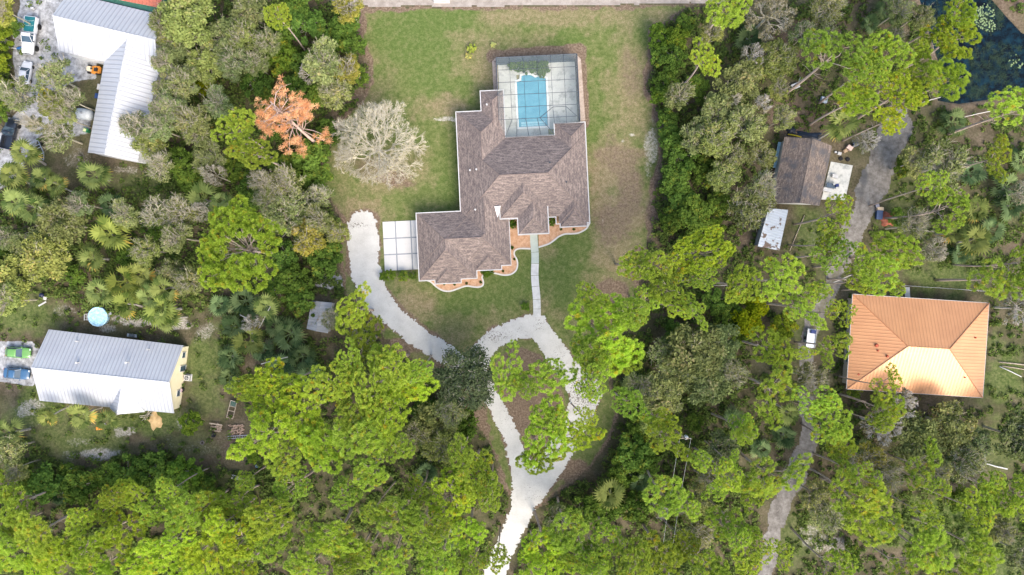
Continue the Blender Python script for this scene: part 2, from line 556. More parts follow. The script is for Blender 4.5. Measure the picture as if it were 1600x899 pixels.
def lawn_mat():
    m, t, b = nmat("lawn_grass", .95, .05)
    v = pos(t)
    fine = mth(t, 'ADD', mth(t, 'MULTIPLY', noise(t, v, 5.0, 5, .85), .6), mth(t, 'MULTIPLY', noise(t, v, 1.6, 5, .8), .4))
    mid = noise(t, v, .8, 8, .78)
    g = ramp(t, mth(t, 'ADD', mth(t, 'MULTIPLY', fine, .55), mth(t, 'MULTIPLY', mid, .45)), [(.36, (.048, .075, .018, 1)), (.5, (.105, .133, .042, 1)), (.64, (.185, .19, .08, 1))])
    dp = ramp(t, fine, [(.36, (.04, .075, .016, 1)), (.64, (.12, .168, .047, 1))])
    g = mix(t, mth(t, 'MULTIPLY', attr(t, "deep"), .7), g, dp)
    d = ramp(t, fine, [(.34, (.098, .076, .04, 1)), (.5, (.2, .162, .093, 1)), (.66, (.35, .30, .195, 1))])
    da = mth(t, 'MULTIPLY', mth(t, 'ADD', attr(t, "dry"), mth(t, 'MULTIPLY', mth(t, 'SUBTRACT', mid, .5), 1.7)), 1.0, clamp=True)
    c = mix(t, da, g, d)
    di = ramp(t, noise(t, v, 3.0, 6, .8), [(.34, (.085, .058, .04, 1)), (.5, (.15, .11, .078, 1)), (.68, (.28, .225, .165, 1))])
    dd = mth(t, 'MULTIPLY', mth(t, 'ADD', mth(t, 'MULTIPLY', attr(t, "dirt"), 1.5), mth(t, 'SUBTRACT', noise(t, v, 1.3, 5, .75), .8)), 2.2, clamp=True)
    c = mix(t, dd, c, di)
    sa = mth(t, 'MULTIPLY', mth(t, 'ADD', mth(t, 'MULTIPLY', attr(t, "sand"), .75), mth(t, 'MULTIPLY', mth(t, 'SUBTRACT', noise(t, v, 2.4, 7, .85), .79), 1.7)), 3.5, clamp=True)
    c = mix(t, mth(t, 'MULTIPLY', sa, .8), c, (.50, .465, .41, 1))
    t.links.new(c, b.inputs["Base Color"])
    bn = node(t, "ShaderNodeBump")
    bn.inputs["Strength"].default_value = .35
    bn.inputs["Distance"].default_value = .08
    t.links.new(fine, bn.inputs["Height"])
    t.links.new(bn.outputs[0], b.inputs["Normal"])
    return m

# the ground: one sheet, fine under the photo and stretched out to the horizon at its rim
xs = np.concatenate([[-1500, -400, -160], np.arange(-116, 116.01, .4), [160, 400, 1500]])
ys = np.concatenate([[-1500, -400, -120], np.arange(-72, 72.01, .4), [120, 400, 1500]])
GX, GY = np.meshgrid(xs, ys, indexing='ij')
ny_ = len(ys)
a_ = (np.arange(len(xs) - 1)[:, None] * ny_ + np.arange(ny_ - 1)[None, :]).ravel()
GF = np.stack([a_, a_ + ny_, a_ + ny_ + 1, a_ + 1], 1)
GZ = np.zeros(GX.size)
pg = sd_poly(GX.ravel() * PX + 800, 449.5 - GY.ravel() * PX, POND)
GZ -= 1.3 * ss(pg, 0, 14)             # the pond's hollow
gm = ground_masks(GX.ravel(), GY.ravel())
gm["brown"] = np.maximum(gm["brown"], .4 * ss(-np.abs(pg + 2), -10, -2))
gm["green"] = gm["green"] * (1 - .4 * ss(-np.abs(pg + 2), -10, -2))
ground = link("ground", np_mesh("ground", np.stack([GX.ravel(), GY.ravel(), GZ], 1), GF, ground_mat(), gm, True))
ground["kind"] = "structure"

cell_sheet("lawn", lambda x, y: sd_poly(x * PX + 800, 449.5 - y * PX, LAWN) + (fbm(x * PX, y * PX, 14, 3, 61) - .5) * 12,
           (-36, 34, -42, 51), .33, .02, lawn_mat(), attrs={k: (lambda x, y, k=k: lawn_masks(x, y)[k]) for k in ("dry", "sand", "dirt", "deep")})

def shell_mat():
    m, t, b = nmat("white_shell_gravel", .95, .1)
    v = pos(t)
    f = mth(t, 'ADD', mth(t, 'MULTIPLY', noise(t, v, .45, 5), .5), mth(t, 'MULTIPLY', noise(t, v, 5.5, 4, .8), .5))
    c = ramp(t, f, [(.3, (.33, .325, .30, 1)), (.45, (.44, .435, .41, 1)), (.62, (.52, .52, .49, 1))])
    # dark specks: dead leaves plus shadow spots painted into the gravel, thick on the loop
    lf = mth(t, 'GREATER_THAN', mth(t, 'ADD', noise(t, v, 5.2, 3, .6), mth(t, 'MULTIPLY', attr(t, "leaves"), .20)), .72)
    c = mix(t, mth(t, 'MULTIPLY', lf, .85), c, (.07, .055, .04, 1))
    t.links.new(c, b.inputs["Base Color"])
    return m

def leaf_and_shade(x, y):  # where specks thicken, for leaf clutter and painted shadow spots alike
    gx, gy = x * PX + 800, 449.5 - y * PX
    return blobs(gx, gy, [(915, 610, 34, 34, 1), (772, 526, 30, 12, .75), (842, 510, 12, 16, .6), (560, 352, 22, 8, .8), (800, 520, 30, 14, .4), (545, 440, 10, 22, .6), (870, 560, 18, 26, .5), (790, 650, 14, 30, .4), (830, 770, 20, 20, .35)], .3, 51)

cell_sheet("driveway", drive_sdf, (-32, 16, -54, 14), .16, .045, shell_mat(), attrs={"leaves": leaf_and_shade})

# sandy road along the top edge
def road_sdf(x, y):
    gx, gy = x * PX + 800, 449.5 - y * PX
    return np.minimum(9.0 - gy + (fbm(gx, gy, 30, 4, 71) - .5) * 8 - 3 * ss(gx, 900, 1080), np.minimum(gx - 515, 1130 - gx) + (fbm(gx, gy, 20, 3, 72) - .5) * 30)
cell_sheet("sandy_road", road_sdf, (-34, 40, 46, 62), .3, .04, speckle("pale_road_sand", (.21, .18, .155), (.36, .325, .29), .9, .95, .05))

def track_mat():
    m, t, b = nmat("grey_dirt_track", .95, .05)
    v = pos(t)
    c = ramp(t, noise(t, v, .9, 8, .72), [(.32, (.095, .086, .076, 1)), (.5, (.175, .163, .148, 1)), (.68, (.27, .257, .238, 1))])
    c = mix(t, mth(t, 'MULTIPLY', attr(t, "middle"), mth(t, 'MULTIPLY', noise(t, v, 1.5, 4), 1.5), clamp=True), c, (.10, .095, .05, 1))
    c = mix(t, attr(t, "stain"), c, (.07, .075, .08, 1))
    t.links.new(c, b.inputs["Base Color"])
    return m
def track_sdf(x, y):
    gx, gy = x * PX + 800, 449.5 - y * PX
    return sd_line(gx, gy, TRACK, TRACK_W) + (fbm(gx, gy, 22, 4, 81) - .5) * 20
cell_sheet("dirt_track", track_sdf, (40, 74, -56, 32), .22, .03, track_mat(),
           attrs={"middle": lambda x, y: .8 * ss(sd_line(x * PX + 800, 449.5 - y * PX, TRACK[3:8], [7] * 5) + (fbm(x * PX, y * PX, 10, 3, 82) - .5) * 8, -2, 2),
                  "stain": lambda x, y: .75 * blobs(x * PX + 800, 449.5 - y * PX, [(1350, 272, 9, 24, 1), (1343, 300, 8, 10, .6)])})

# pond water
def water_mat():
    m, t, b = nmat("dark_pond_water", .15, .18)
    v = pos(t)
    c = ramp(t, noise(t, v, .8, 6, .72), [(.38, (.001, .002, .003, 1)), (.5, (.002, .008, .013, 1)), (.62, (.004, .022, .036, 1)), (.74, (.012, .03, .026, 1))])
    t.links.new(c, b.inputs["Base Color"])
    return m
pw = sd_poly
pond = cell_sheet("pond_water", lambda x, y: sd_poly(x * PX + 800, 449.5 - y * PX, POND) - 1 + (fbm(x * PX, y * PX, 14, 3, 91) - .5) * 10, (68, 100, 30, 56), .3, -.25, water_mat())

# ------------------------------------------------------------------ concrete and beds round the big house
HA = R_(2.7)
def HL(u, v, z=0.0):
    """house plan: photo pixels straightened about (800, 270) -> world"""
    du, dv = u - 800, v - 270
    c, s = math.cos(HA), math.sin(HA)
    return P(800 + du * c + dv * s, 270 - du * s + dv * c, z)
def HL2(u, v, z=0.0):
    q = HL(u, v, z)
    return (q.x, q.y)

def concrete_mat(name, c1, c2, stain=.0):
    m, t, b = nmat(name, .85, .2)
    v = pos(t)
    f = mth(t, 'ADD', mth(t, 'MULTIPLY', noise(t, v, .5, 6, .7), .6), mth(t, 'MULTIPLY', noise(t, v, 7, 3), .4))
    c = ramp(t, f, [(.35, (*c1, 1)), (.62, (*c2, 1))])
    if stain:
        c = mix(t, mth(t, 'MULTIPLY', ramp(t, noise(t, v, .55, 5, .7), [(.5, grey(0)), (.62, grey(1))]), stain), c, (.16, .18, .17, 1))
    t.links.new(c, b.inputs["Base Color"])
    return m
M_CONC = concrete_mat("pale_concrete", (.47, .47, .455), (.545, .54, .525))
M_JOINT = speckle("joint_grey", (.20, .215, .24), (.27, .29, .32), 2)
M_WALK = concrete_mat("walk_concrete", (.46, .46, .44), (.57, .57, .55), .25)
M_WALKG = concrete_mat("green_walk_concrete", (.34, .39, .345), (.44, .485, .44), .1)

# driveway slab: separate pours with wide joints between them
sl_u = [(594.5, 613.2), (615.2, 637.0), (639.0, 652)]
sl_v = [(337.5, 362.8), (364.8, 388.0), (390.0, 414)]
pad = thing("concrete_pad", "white jointed concrete slab beside the house where the shell drive ends", "concrete slab", HL(622, 376))
for u0, u1 in sl_u:
    for v0, v1 in sl_v:
        mb = MB()
        mb.prism([HL2(u0, v1), HL2(u1, v1), HL2(u1, v0), HL2(u0, v0)], .01, .13)
        o = mb.build("slab", M_CONC)
        o.parent = pad
        o.matrix_parent_inverse = Matrix.Translation(-pad.location)
mb = MB()
mb.prism([HL2(594.5, 414), HL2(652, 414), HL2(652, 337.5), HL2(594.5, 337.5)], .005, .10)
o = mb.build("joint_filler", M_JOINT)
o.parent = pad
o.matrix_parent_inverse = Matrix.Translation(-pad.location)

# front walk
wl = [(833.5, 362), (834.5, 380), (836, 397), (836, 412), (835.5, 428), (836.5, 445), (838.2, 462), (839, 480), (839.2, 496)]
def smooth_line(pts, k=6):
    out = []
    n = len(pts)
    for i in range(n - 1):
        p0, p1, p2, p3 = pts[max(i - 1, 0)], pts[i], pts[i + 1], pts[min(i + 2, n - 1)]
        for j in range(k):
            t = j / k
            out.append(tuple(.5 * (2 * p1[c] + (p2[c] - p0[c]) * t + (2 * p0[c] - 5 * p1[c] + 4 * p2[c] - p3[c]) * t * t + (3 * p1[c] - p0[c] - 3 * p2[c] + p3[c]) * t ** 3) for c in (0, 1)))
    out.append(tuple(pts[-1]))
    return out
wls = smooth_line(wl, 6)
walk = None
for i, (a, b_) in enumerate([(0, 11), (11, 18), (18, 25), (25, 31), (31, 38), (38, 43), (43, 48)]):
    seg = px2w(wls[a:b_ + 1])
    d0 = (Vector(seg[1]) - Vector(seg[0])).normalized() * .03
    d1 = (Vector(seg[-1]) - Vector(seg[-2])).normalized() * .03
    seg[0] = tuple(Vector(seg[0]) + d0)
    seg[-1] = tuple(Vector(seg[-1]) - d1)
    o = MB().sweep(seg, 1.3, .01, .11).build("front_walk" if i == 0 else "walk_slab", M_WALKG if i < 2 else M_WALK)
    if walk is None:
        walk = o
        o["kind"] = "structure"
    else:
        o.parent = walk

# mulch beds and their white kerbs
BED_A = [(655, 437.5), (664, 438), (673, 440.5), (682, 448.5), (691, 453.8), (700, 455.4), (708, 454), (715.7, 451.2), (729, 447.2), (740, 448.6), (749, 448.7), (754.5, 446), (755.2, 440), (753.3, 433), (757, 428.5), (764.6, 426.2),
         (775, 427.6), (784.7, 429.8), (793, 430), (800, 428), (806, 423), (808.5, 416), (808, 407), (803.8, 399), (804, 393), (809, 389.3), (818, 388.6), (829, 389)]
BED_B = [(841.5, 386.6), (850, 384), (858, 381), (866, 375.6), (873, 370), (882.6, 366), (893, 365.6), (902.6, 364.6), (911, 361), (917, 356.5), (921.5, 348)]
M_MULCH = speckle("orange_pebble_mulch", (.34, .185, .10), (.56, .38, .26), 1.6, .95, .05, 0, 6)
M_KERB = speckle("white_kerb", (.47, .455, .43), (.58, .57, .55), 1.2, .8, .2)
ba, bb = smooth_line(BED_A, 4), smooth_line(BED_B, 4)
MB().prism(px2w(ba + [(829, 365), (812, 365), (812, 335), (785, 340), (785, 405), (735, 418), (712, 430), (665, 430)])[::-1], 0, .06).build("mulch_bed", M_MULCH)["kind"] = "structure"
MB().prism(px2w(bb + [(912, 340), (850, 332), (850, 362), (841.5, 362)])[::-1], 0, .06).build("mulch_bed", M_MULCH)["kind"] = "structure"
tag(MB().sweep(px2w(ba), .26, 0, .16).build("bed_kerb", M_KERB), "long wavy white kerb round the orange bed beneath the garage wing", "kerb")
tag(MB().sweep(px2w(bb), .26, 0, .16).build("bed_kerb", M_KERB), "short curved white kerb of the bed between front walk and house corner", "kerb")

# ================================================================== BUILDINGS
def roof_shingle(name, c_dark, c_mid, c_light, streak=1.0, blot=None):
    m, t, b = nmat(name, .92, .1)
    uv = node(t, "ShaderNodeUVMap").outputs[0]
    mp = node(t, "ShaderNodeMapping")
    mp.inputs["Scale"].default_value = (.7, 3.2, 1)
    t.links.new(uv, mp.inputs[0])
    mp2 = node(t, "ShaderNodeMapping")
    mp2.inputs["Scale"].default_value = (3.2, 7.0, 1)
    t.links.new(uv, mp2.inputs[0])
    f1 = noise(t, mp.outputs[0], 1.0, 3, .6)
    f2 = noise(t, mp2.outputs[0], 1.0, 2, .6)
    br = node(t, "ShaderNodeTexBrick")
    br.inputs["Scale"].default_value = 1.0
    br.inputs["Brick Width"].default_value = .5
    br.inputs["Row Height"].default_value = .3
    br.inputs["Mortar Size"].default_value = .02
    br.inputs["Color1"].default_value = grey(.35)
    br.inputs["Color2"].default_value = grey(.65)
    br.inputs["Mortar"].default_value = grey(.2)
    t.links.new(uv, br.inputs[0])
    f = mth(t, 'ADD', mth(t, 'ADD', mth(t, 'MULTIPLY', f1, .4), mth(t, 'MULTIPLY', f2, .35)), mth(t, 'MULTIPLY', br.outputs[0], .25))
    c = ramp(t, f, [(.40, (*c_dark, 1)), (.5, (*c_mid, 1)), (.60, (*c_light, 1))])
    big = noise(t, pos(t), .25, 4)
    c = mix(t, mth(t, 'MULTIPLY', ramp(t, big, [(.42, grey(0)), (.6, grey(1))]), .25), c, (*c_dark, 1))
    if blot:
        c = mix(t, mth(t, 'MULTIPLY', ramp(t, noise(t, pos(t), .5, 5, .65), [(.48, grey(0)), (.62, grey(1))]), .8), c, (*blot, 1))
    t.links.new(c, b.inputs["Base Color"])
    bn = node(t, "ShaderNodeBump")
    bn.inputs["Strength"].default_value = .5
    bn.inputs["Distance"].default_value = .04
    t.links.new(f, bn.inputs["Height"])
    t.links.new(bn.outputs[0], b.inputs["Normal"])
    return m

def roof_metal(name, c, c2, period=.74, rough=.4, metal=.0, spec=.5, stain=None, seam=.82, offset=0.0):
    """ribbed sheet metal: ribs run up the slope, every 'period' metres along the eave"""
    m, t, b = nmat(name, rough, spec, metal)
    uv = node(t, "ShaderNodeUVMap").outputs[0]
    sx = node(t, "ShaderNodeSeparateXYZ")
    t.links.new(uv, sx.inputs[0])
    u = mth(t, 'FRACT', mth(t, 'MULTIPLY', mth(t, 'ADD', sx.outputs[0], 200.0), 1 / period))
    d = mth(t, 'ABSOLUTE', mth(t, 'SUBTRACT', u, .5))
    rib = ramp(t, d, [(.0, grey(1)), (.10, grey(1)), (.2, grey(0)), (1, grey(0))])
    big = noise(t, pos(t), .35, 5, .6)
    col = ramp(t, big, [(.35, (*c2, 1)), (.62, (*c, 1))])
    col = mix(t, mth(t, 'MULTIPLY', rib, 1 - seam), col, tuple(x * .35 for x in c) + (1,))
    if stain:
        sm = ramp(t, noise(t, pos(t), .9, 4, .6), [(stain[1], grey(0)), (stain[1] + .05, grey(1))])
        col = mix(t, sm, col, (*stain[0], 1))
    t.links.new(col, b.inputs["Base Color"])
    bn = node(t, "ShaderNodeBump")
    bn.inputs["Strength"].default_value = .6
    bn.inputs["Distance"].default_value = .04
    t.links.new(rib, bn.inputs["Height"])
    t.links.new(bn.outputs[0], b.inputs["Normal"])
    return m

M_SHING = roof_shingle("brown_shingle", (.10, .083, .08), (.188, .153, .138), (.285, .23, .20))
M_SHING2 = roof_shingle("weathered_shingle", (.09, .075, .066), (.165, .135, .118), (.25, .205, .18), blot=(.075, .078, .088))
M_WHITE = paint("white_trim", (.47, .47, .46), .5, .3, 0, .06)
M_STUCCO = speckle("cream_stucco", (.58, .53, .42), (.66, .61, .5), 1.5, .9, .1)
M_CREAM = speckle("cream_siding", (.74, .67, .46), (.80, .74, .54), .8, .8, .2)
M_DARK = paint("dark_bronze", (.035, .042, .05), .5, .4)
M_GLASS = paint("window_glass", (.05, .085, .12), .08, .6, 0, .05)
M_WMETAL = roof_metal("white_metal_roof", (.41, .425, .445), (.375, .39, .415), .74, .45, 0, .35, seam=.7)
M_WMETAL2 = roof_metal("white_metal_roof_ribbed", (.41, .43, .455), (.38, .395, .425), .62, .45, 0, .35, seam=.7)
M_ORANGE = roof_metal("copper_orange_metal_roof", (.55, .275, .13), (.50, .245, .115), .55, .36, .2, .5, seam=.82)
M_TIN = roof_metal("rusty_tin_roof", (.46, .50, .55), (.37, .42, .47), .45, .5, 0, .4, stain=((.12, .085, .065), .56))
M_GREYTIN = roof_metal("grey_tin_roof", (.30, .31, .32), (.22, .225, .23), .6, .6, 0, .3, stain=((.2, .17, .13), .6))
M_RED = roof_metal("red_metal_roof", (.42, .12, .07), (.36, .1, .06), .6, .5)
M_GREENP = paint("green_paint", (.05, .16, .11), .5, .4)
M_PINK = paint("white_flashing", (.8, .79, .77), .5, .3, 0, .02)

def pts_local(o, pts):
    return [tuple(Vector(p) - o.location) for p in pts]

def hip_faces(u0, u1, v0, v1, z, pitch, fn):
    """a hip roof over a plan rectangle (house pixels); fn maps (u, v, z) to world"""
    k = .5 / PX
    wu, wv = u1 - u0, v1 - v0
    h = min(wu, wv) / 2
    zt = z + h / PX * pitch
    if wu >= wv:
        r = [(u0 + h, (v0 + v1) / 2), (u1 - h, (v0 + v1) / 2)]
        F = [(0, 3, 5, 4), (3, 2, 5), (2, 1, 4, 5), (1, 0, 4)]
        F = [(3, 2, 5, 4), (2, 1, 5), (1, 0, 4, 5), (0, 3, 4)]
    else:
        r = [((u0 + u1) / 2, v0 + h), ((u0 + u1) / 2, v1 - h)]
        F = [(3, 2, 5), (2, 1, 4, 5), (1, 0, 4), (0, 3, 5, 4)]
    # corners: 0 top-left 1 top-right 2 bottom-right 3 bottom-left (v grows down the photo)
    V = [fn(u0, v0, z), fn(u1, v0, z), fn(u1, v1, z), fn(u0, v1, z), fn(r[0][0], r[0][1], zt), fn(r[1][0], r[1][1], zt)]
    return V, F

# HL at a height keeps photo scale; roofs want true plan, so fix the plan at eave height
EZ = 3.0
def HR(u, v, z=0.0):
    q = HL(u, v, EZ)
    return Vector((q.x, q.y, z))

house = thing("brown_roof_house", "big brown shingled house with white fascia and many hips beside the screened pool", "house", HR(800, 280))
hips = [(717.5, 917, 215, 341.5, EZ), (717.6, 792, 172, 413.4, EZ - .006), (757, 791.9, 141, 240, EZ - .012), (648, 791, 327, 413.5, EZ - .018), (648.1, 737, 327.1, 431.5, EZ - .024),
        (672.5, 712, 392, 437.5, EZ - .03), (737, 776, 376, 419.7, EZ - .03), (870, 916.9, 197, 352.6, EZ - .012), (872, 913, 298, 358, EZ - .02)]
mb = MB()
for u0, u1, v0, v1, z in hips:
    V, F = hip_faces(u0, u1, v0, v1, z, .5, HR)
    mb.add(pts_local(house, V), F)
mb.build("roof", M_SHING, house, uv=True)
M_RIDGE = speckle("ridge_shingle", (.13, .10, .09), (.235, .185, .165), 3)
mb = MB()
for u0, u1, v0, v1, z in ((779, 852, 236, 341.5, EZ + .86), (806, 851.9, 296, 367, EZ + .85)):
    V, F = hip_faces(u0, u1, v0, v1, z, .5, HR)
    mb.add(pts_local(house, V), F)
entry = mb.build("entry_roof", M_SHING, house, uv=True)

OUT = [(757, 141), (792, 141), (792, 215), (870, 215), (870, 197), (917, 197), (917, 352.6), (913, 352.6), (913, 358), (872, 358), (872, 352.6), (866, 352.6), (866, 341.5), (852, 341.5), (852, 367), (806, 367), (806, 341.5), (791, 341.5),
       (791, 413.5), (776, 413.5), (776, 419.7), (737, 419.7), (737, 431.5), (712, 431.5), (712, 437.5), (672.5, 437.5), (672.5, 431.5), (648, 431.5), (648, 327), (717.5, 327), (717.5, 172), (757, 172)]
def eave_strip(poly, off, wd, z0, z1, closed=True):
    """band that runs just outside a plan outline (corners mitred)"""
    n = len(poly)
    V, F = [], []
    P_ = [Vector(p) for p in poly]
    def offs(d):
        o_ = []
        for i in range(n):
            e0 = (P_[i] - P_[i - 1]).normalized()
            e1 = (P_[(i + 1) % n] - P_[i]).normalized()
            n0, n1 = Vector((e0.y, -e0.x)), Vector((e1.y, -e1.x))
            bis = (n0 + n1)
            o_.append(P_[i] + bis * (d / max(.3, 1 + n0.dot(n1))))
        return o_
    A, B = offs(-(off)), offs(-(off + wd))
    for q in (A, B):
        V += [(p.x, p.y, z0) for p in q] + [(p.x, p.y, z1) for p in q]
    for i in range(n):
        j = (i + 1) % n
        F += [(n + i, n + j, 3 * n + j, 3 * n + i), (2 * n + i, 3 * n + i, 3 * n + j, 2 * n + j), (i, j, n + j, n + i), (i, 2 * n + i, 2 * n + j, j)]
    return V, F
gut = MB()
V, F = eave_strip([tuple(HR(u, v).xy) for u, v in OUT], .01, .15, EZ - .22, EZ + .02)
gut.add(pts_local(house, V), F)
gut.build("gutter", M_WHITE, house)
gut = MB()
V, F = eave_strip([tuple(HR(u, v).xy) for u, v in [(779, 300), (852, 300), (852, 367), (806, 367), (806, 341.5), (779, 341.5)]], .01, .16, EZ + .66, EZ + .87)
gut.add(pts_local(house, V), F)
gut.build("entry_gutter", M_WHITE, house)
# walls follow the outline half a metre in
V, F = eave_strip([tuple(HR(u, v).xy) for u, v in OUT], -.75, .22, 0.0, EZ - .05)
wall = MB().add(pts_local(house, V), F).build("wall", M_STUCCO, house)
# entry wall strip under the raised roof and the white gable piece beside it
V, F = eave_strip([tuple(HR(u, v).xy) for u, v in [(779, 310), (852, 310), (852, 367), (806, 367), (806, 341.5), (779, 341.5)]], -.5, .2, EZ - .04, EZ + .8)
MB().add(pts_local(house, V), F).build("entry_wall", M_STUCCO, house)
q = [P(772.6, 322.6, 4.35), P(782, 322.0, 4.5), P(777.6, 340.5, 3.95)]
q2 = [p + Vector((0, 0, -.35)) for p in q]
MB().add(pts_local(house, q + q2), [(2, 1, 0), (0, 1, 4, 3), (1, 2, 5, 4), (2, 0, 3, 5), (3, 4, 5)]).build("gable_panel", M_PINK, house)
# ridge caps
hipset = hips + [(779, 852, 236, 341.5, EZ + .86), (806, 851.9, 296, 367, EZ + .85)]
for u0, u1, v0, v1, z in hipset:
    V, F = hip_faces(u0, u1, v0, v1, z, .5, HR)
    V = pts_local(house, V)
    pr = ((0, 4), (3, 4), (1, 5), (2, 5)) if u1 - u0 >= v1 - v0 else ((0, 4), (1, 4), (2, 5), (3, 5))
    for i, j in pr:
        MB().tube([V[i], V[j]], .06, 5).build("hip_cap", M_RIDGE, house)
for (ua, va), (ub, vb), hw in (((781, 278.2), (853.5, 278.2), 63.2), ((692, 370.3), (748, 370.3), 43.2), ((754.8, 210), (754.8, 250), 37.2), ((754.8, 320), (754.8, 352), 37.2), ((774.4, 160), (774.4, 196), 17.4)):
    hz = EZ + hw / PX * .5 + .02
    MB().tube(pts_local(house, [HR(ua, va, hz), HR(ub, vb, hz)]), .07, 5).build("ridge_cap", M_RIDGE, house)
# vent pipes: white stubs standing through the shingles
for u, v, zz in ((745.4, 265.5, 4.9), (735.3, 265.3, 4.2), (766, 165.2, 4.2), (740.8, 327.0, 4.6), (882.3, 291.6, 4.9), (858, 262, 5.9)):
    c = HR(u, v, zz) - house.location
    MB().lathe([(.0, .0), (.10, .0), (.10, .55), (.15, .56), (.15, .62), (.0, .62)], 10, Matrix.Translation(c - Vector((0, 0, .3)))).build("vent_pipe", M_WHITE if u < 850 else M_DARK, house)
# doors and windows in the walls
def wall_panel(parent, a, b_, z0, z1, proud, name="window", trim=M_WHITE, glass=M_GLASS):
    """a framed opening on the wall line a-b (outward = to the right of a->b seen from above)"""
    a, b_ = Vector(a), Vector(b_)
    d = (b_ - a).normalized()
    n = Vector((d.y, -d.x))
    L = (b_ - a).length
    def bx(x0, x1, za, zb, p0, p1):
        pts = [a + d * x + n * p for p in (p0, p1) for x in (x0, x1)]
        vs = [(q.x, q.y, z) for z in (za, zb) for q in pts]
        return [tuple(Vector(v_) - parent.location) for v_ in vs], [(0, 2, 3, 1), (4, 5, 7, 6), (0, 1, 5, 4), (2, 6, 7, 3), (0, 4, 6, 2), (1, 3, 7, 5)]
    fr = MB()
    for x0, x1, za, zb in ((0, L, z1 - .08, z1), (0, L, z0, z0 + .08), (0, .08, z0 + .08, z1 - .08), (L - .08, L, z0 + .08, z1 - .08)):
        fr.add(*bx(x0, x1, za, zb, -.02, proud + .05))
    f = fr.build(name, trim, parent)
    g = MB().add(*bx(.08, L - .08, z0 + .08, z1 - .08, -.02, proud)).build("pane", glass, f)
    return f
for (ua, va), (ub, vb) in (((717.5 + 7, 300), (717.5 + 7, 282)), ((717.5 + 7, 250), (717.5 + 7, 232)), ((648 + 7, 424), (648 + 7, 385)), ((648 + 7, 375), (648 + 7, 336)),
                           ((880, 358 - 7), (904, 358 - 7)), ((680, 437.5 - 7), (704, 437.5 - 7)), ((745, 419.7 - 7), (768, 419.7 - 7)), ((917 - 7, 250), (917 - 7, 275)), ((917 - 7, 300), (917 - 7, 325))):
    z0 = .05 if ua < 660 else .9
    if ua == ub:
        (ua, va), (ub, vb) = ((ua, min(va, vb)), (ub, max(va, vb))) if ua < 760 else ((ua, max(va, vb)), (ub, min(va, vb)))
    wall_panel(house, HR(ua, va).xy, HR(ub, vb).xy, z0, 2.3, .1, "garage_door" if ua < 660 else "window", M_WHITE, M_WHITE if ua < 660 else M_GLASS)
wall_panel(house, HR(824, 367 - 12).xy, HR(834, 367 - 12).xy, .05, 2.2, .5, "front_door", M_WHITE, paint("door_wood", (.22, .12, .06), .5))

# ---------------------------------------------------------------- pool terrace and its screen cage
CU0, CU1, CV0, CV1 = 783.5, 909, 92.5, 206
terr = MB()
M_TERR = concrete_mat("pool_terrace_concrete", (.37, .39, .355), (.51, .52, .485), .5)
# terrace as four slabs round the pool opening
PU0, PU1, PV0, PV1 = 814, 859.5, 118, 200
o = MB()
for u0, u1, v0, v1 in ((786, PU0, 99, 216), (PU1, 906, 99, 205), (PU0, PU1, 99, PV0), (PU0, PU1, PV1, 216)):
    o.prism([HL2(u0, v1), HL2(u1, v1), HL2(u1, v0), HL2(u0, v0)], 0, .14)
terrace = o.build("pool_terrace", M_TERR)
terrace["kind"] = "structure"
pool = thing("swimming_pool", "blue rectangular swimming pool with curved end inside the screened cage", "pool", HL(837, 160))
def pool_shape(g=0.0):
    pts = [(PU0 - g, 200 + g), (PU1 + g, 200 + g), (PU1 + g, 126), (852 + g * .3, 121 - g), (843, 123.5 - g), (837 + g, 119.5 - g), (829, 118.3 - g), (822 - g * .5, 120 - g), (821 - g, 127 - g), (814 - g, 129 - g)]
    return pts
def pool_water():
    m, t, b = nmat("pool_water", .08, .5)
    v = pos(t)
    c = ramp(t, noise(t, v, .7, 4), [(.35, (.062, .25, .34, 1)), (.65, (.095, .32, .41, 1))])
    t.links.new(c, b.inputs["Base Color"])
    bn = node(t, "ShaderNodeBump")
    bn.inputs["Strength"].default_value = .08
    t.links.new(noise(t, v, 2.5, 3), bn.inputs["Height"])
    t.links.new(bn.outputs[0], b.inputs["Normal"])
    return m
PWM = pool_water()
MB().prism([tuple(Vector(HL2(u, v)) - pool.location.xy) for u, v in pool_shape(-.2)], -.6, .05).build("water", PWM, pool)
cop = MB()
V, F = eave_strip([tuple(Vector(HL2(u, v)) - pool.location.xy) for u, v in pool_shape(0)][::-1], .0, .32, .02, .20)
cop.add(V, F)
cop.build("coping", concrete_mat("coping_stone", (.5, .55, .54), (.64, .68, .66)), pool)
st = MB()
for k in range(2):
    st.prism([tuple(Vector(HL2(u, v)) - pool.location.xy) for u, v in ((818, 199.2 - k * 4), (855, 199.2 - k * 4), (855, 196 - k * 4), (818, 196 - k * 4))], -.1, .056 - k * .003)
st.build("entry_step", paint("pale_blue_tile", (.22, .47, .55), .2), pool)
# gravel strip outside the cage
V, F = eave_strip([HL2(u, v) for u, v in ((785, 96), (907, 96), (907, 200))][::1], .0, .9, .0, .06)
n3 = 3
mb = MB()
mb.sweep([HL2(781, 140), HL2(781, 95), HL2(783, 93.5), HL2(908, 93.5), HL2(912, 98), HL2(914.5, 194)], .85, 0, .07)
mb.build("gravel_strip", speckle("tan_gravel", (.25, .2, .16), (.48, .4, .34), 2.2, .95, .05))["kind"] = "structure"

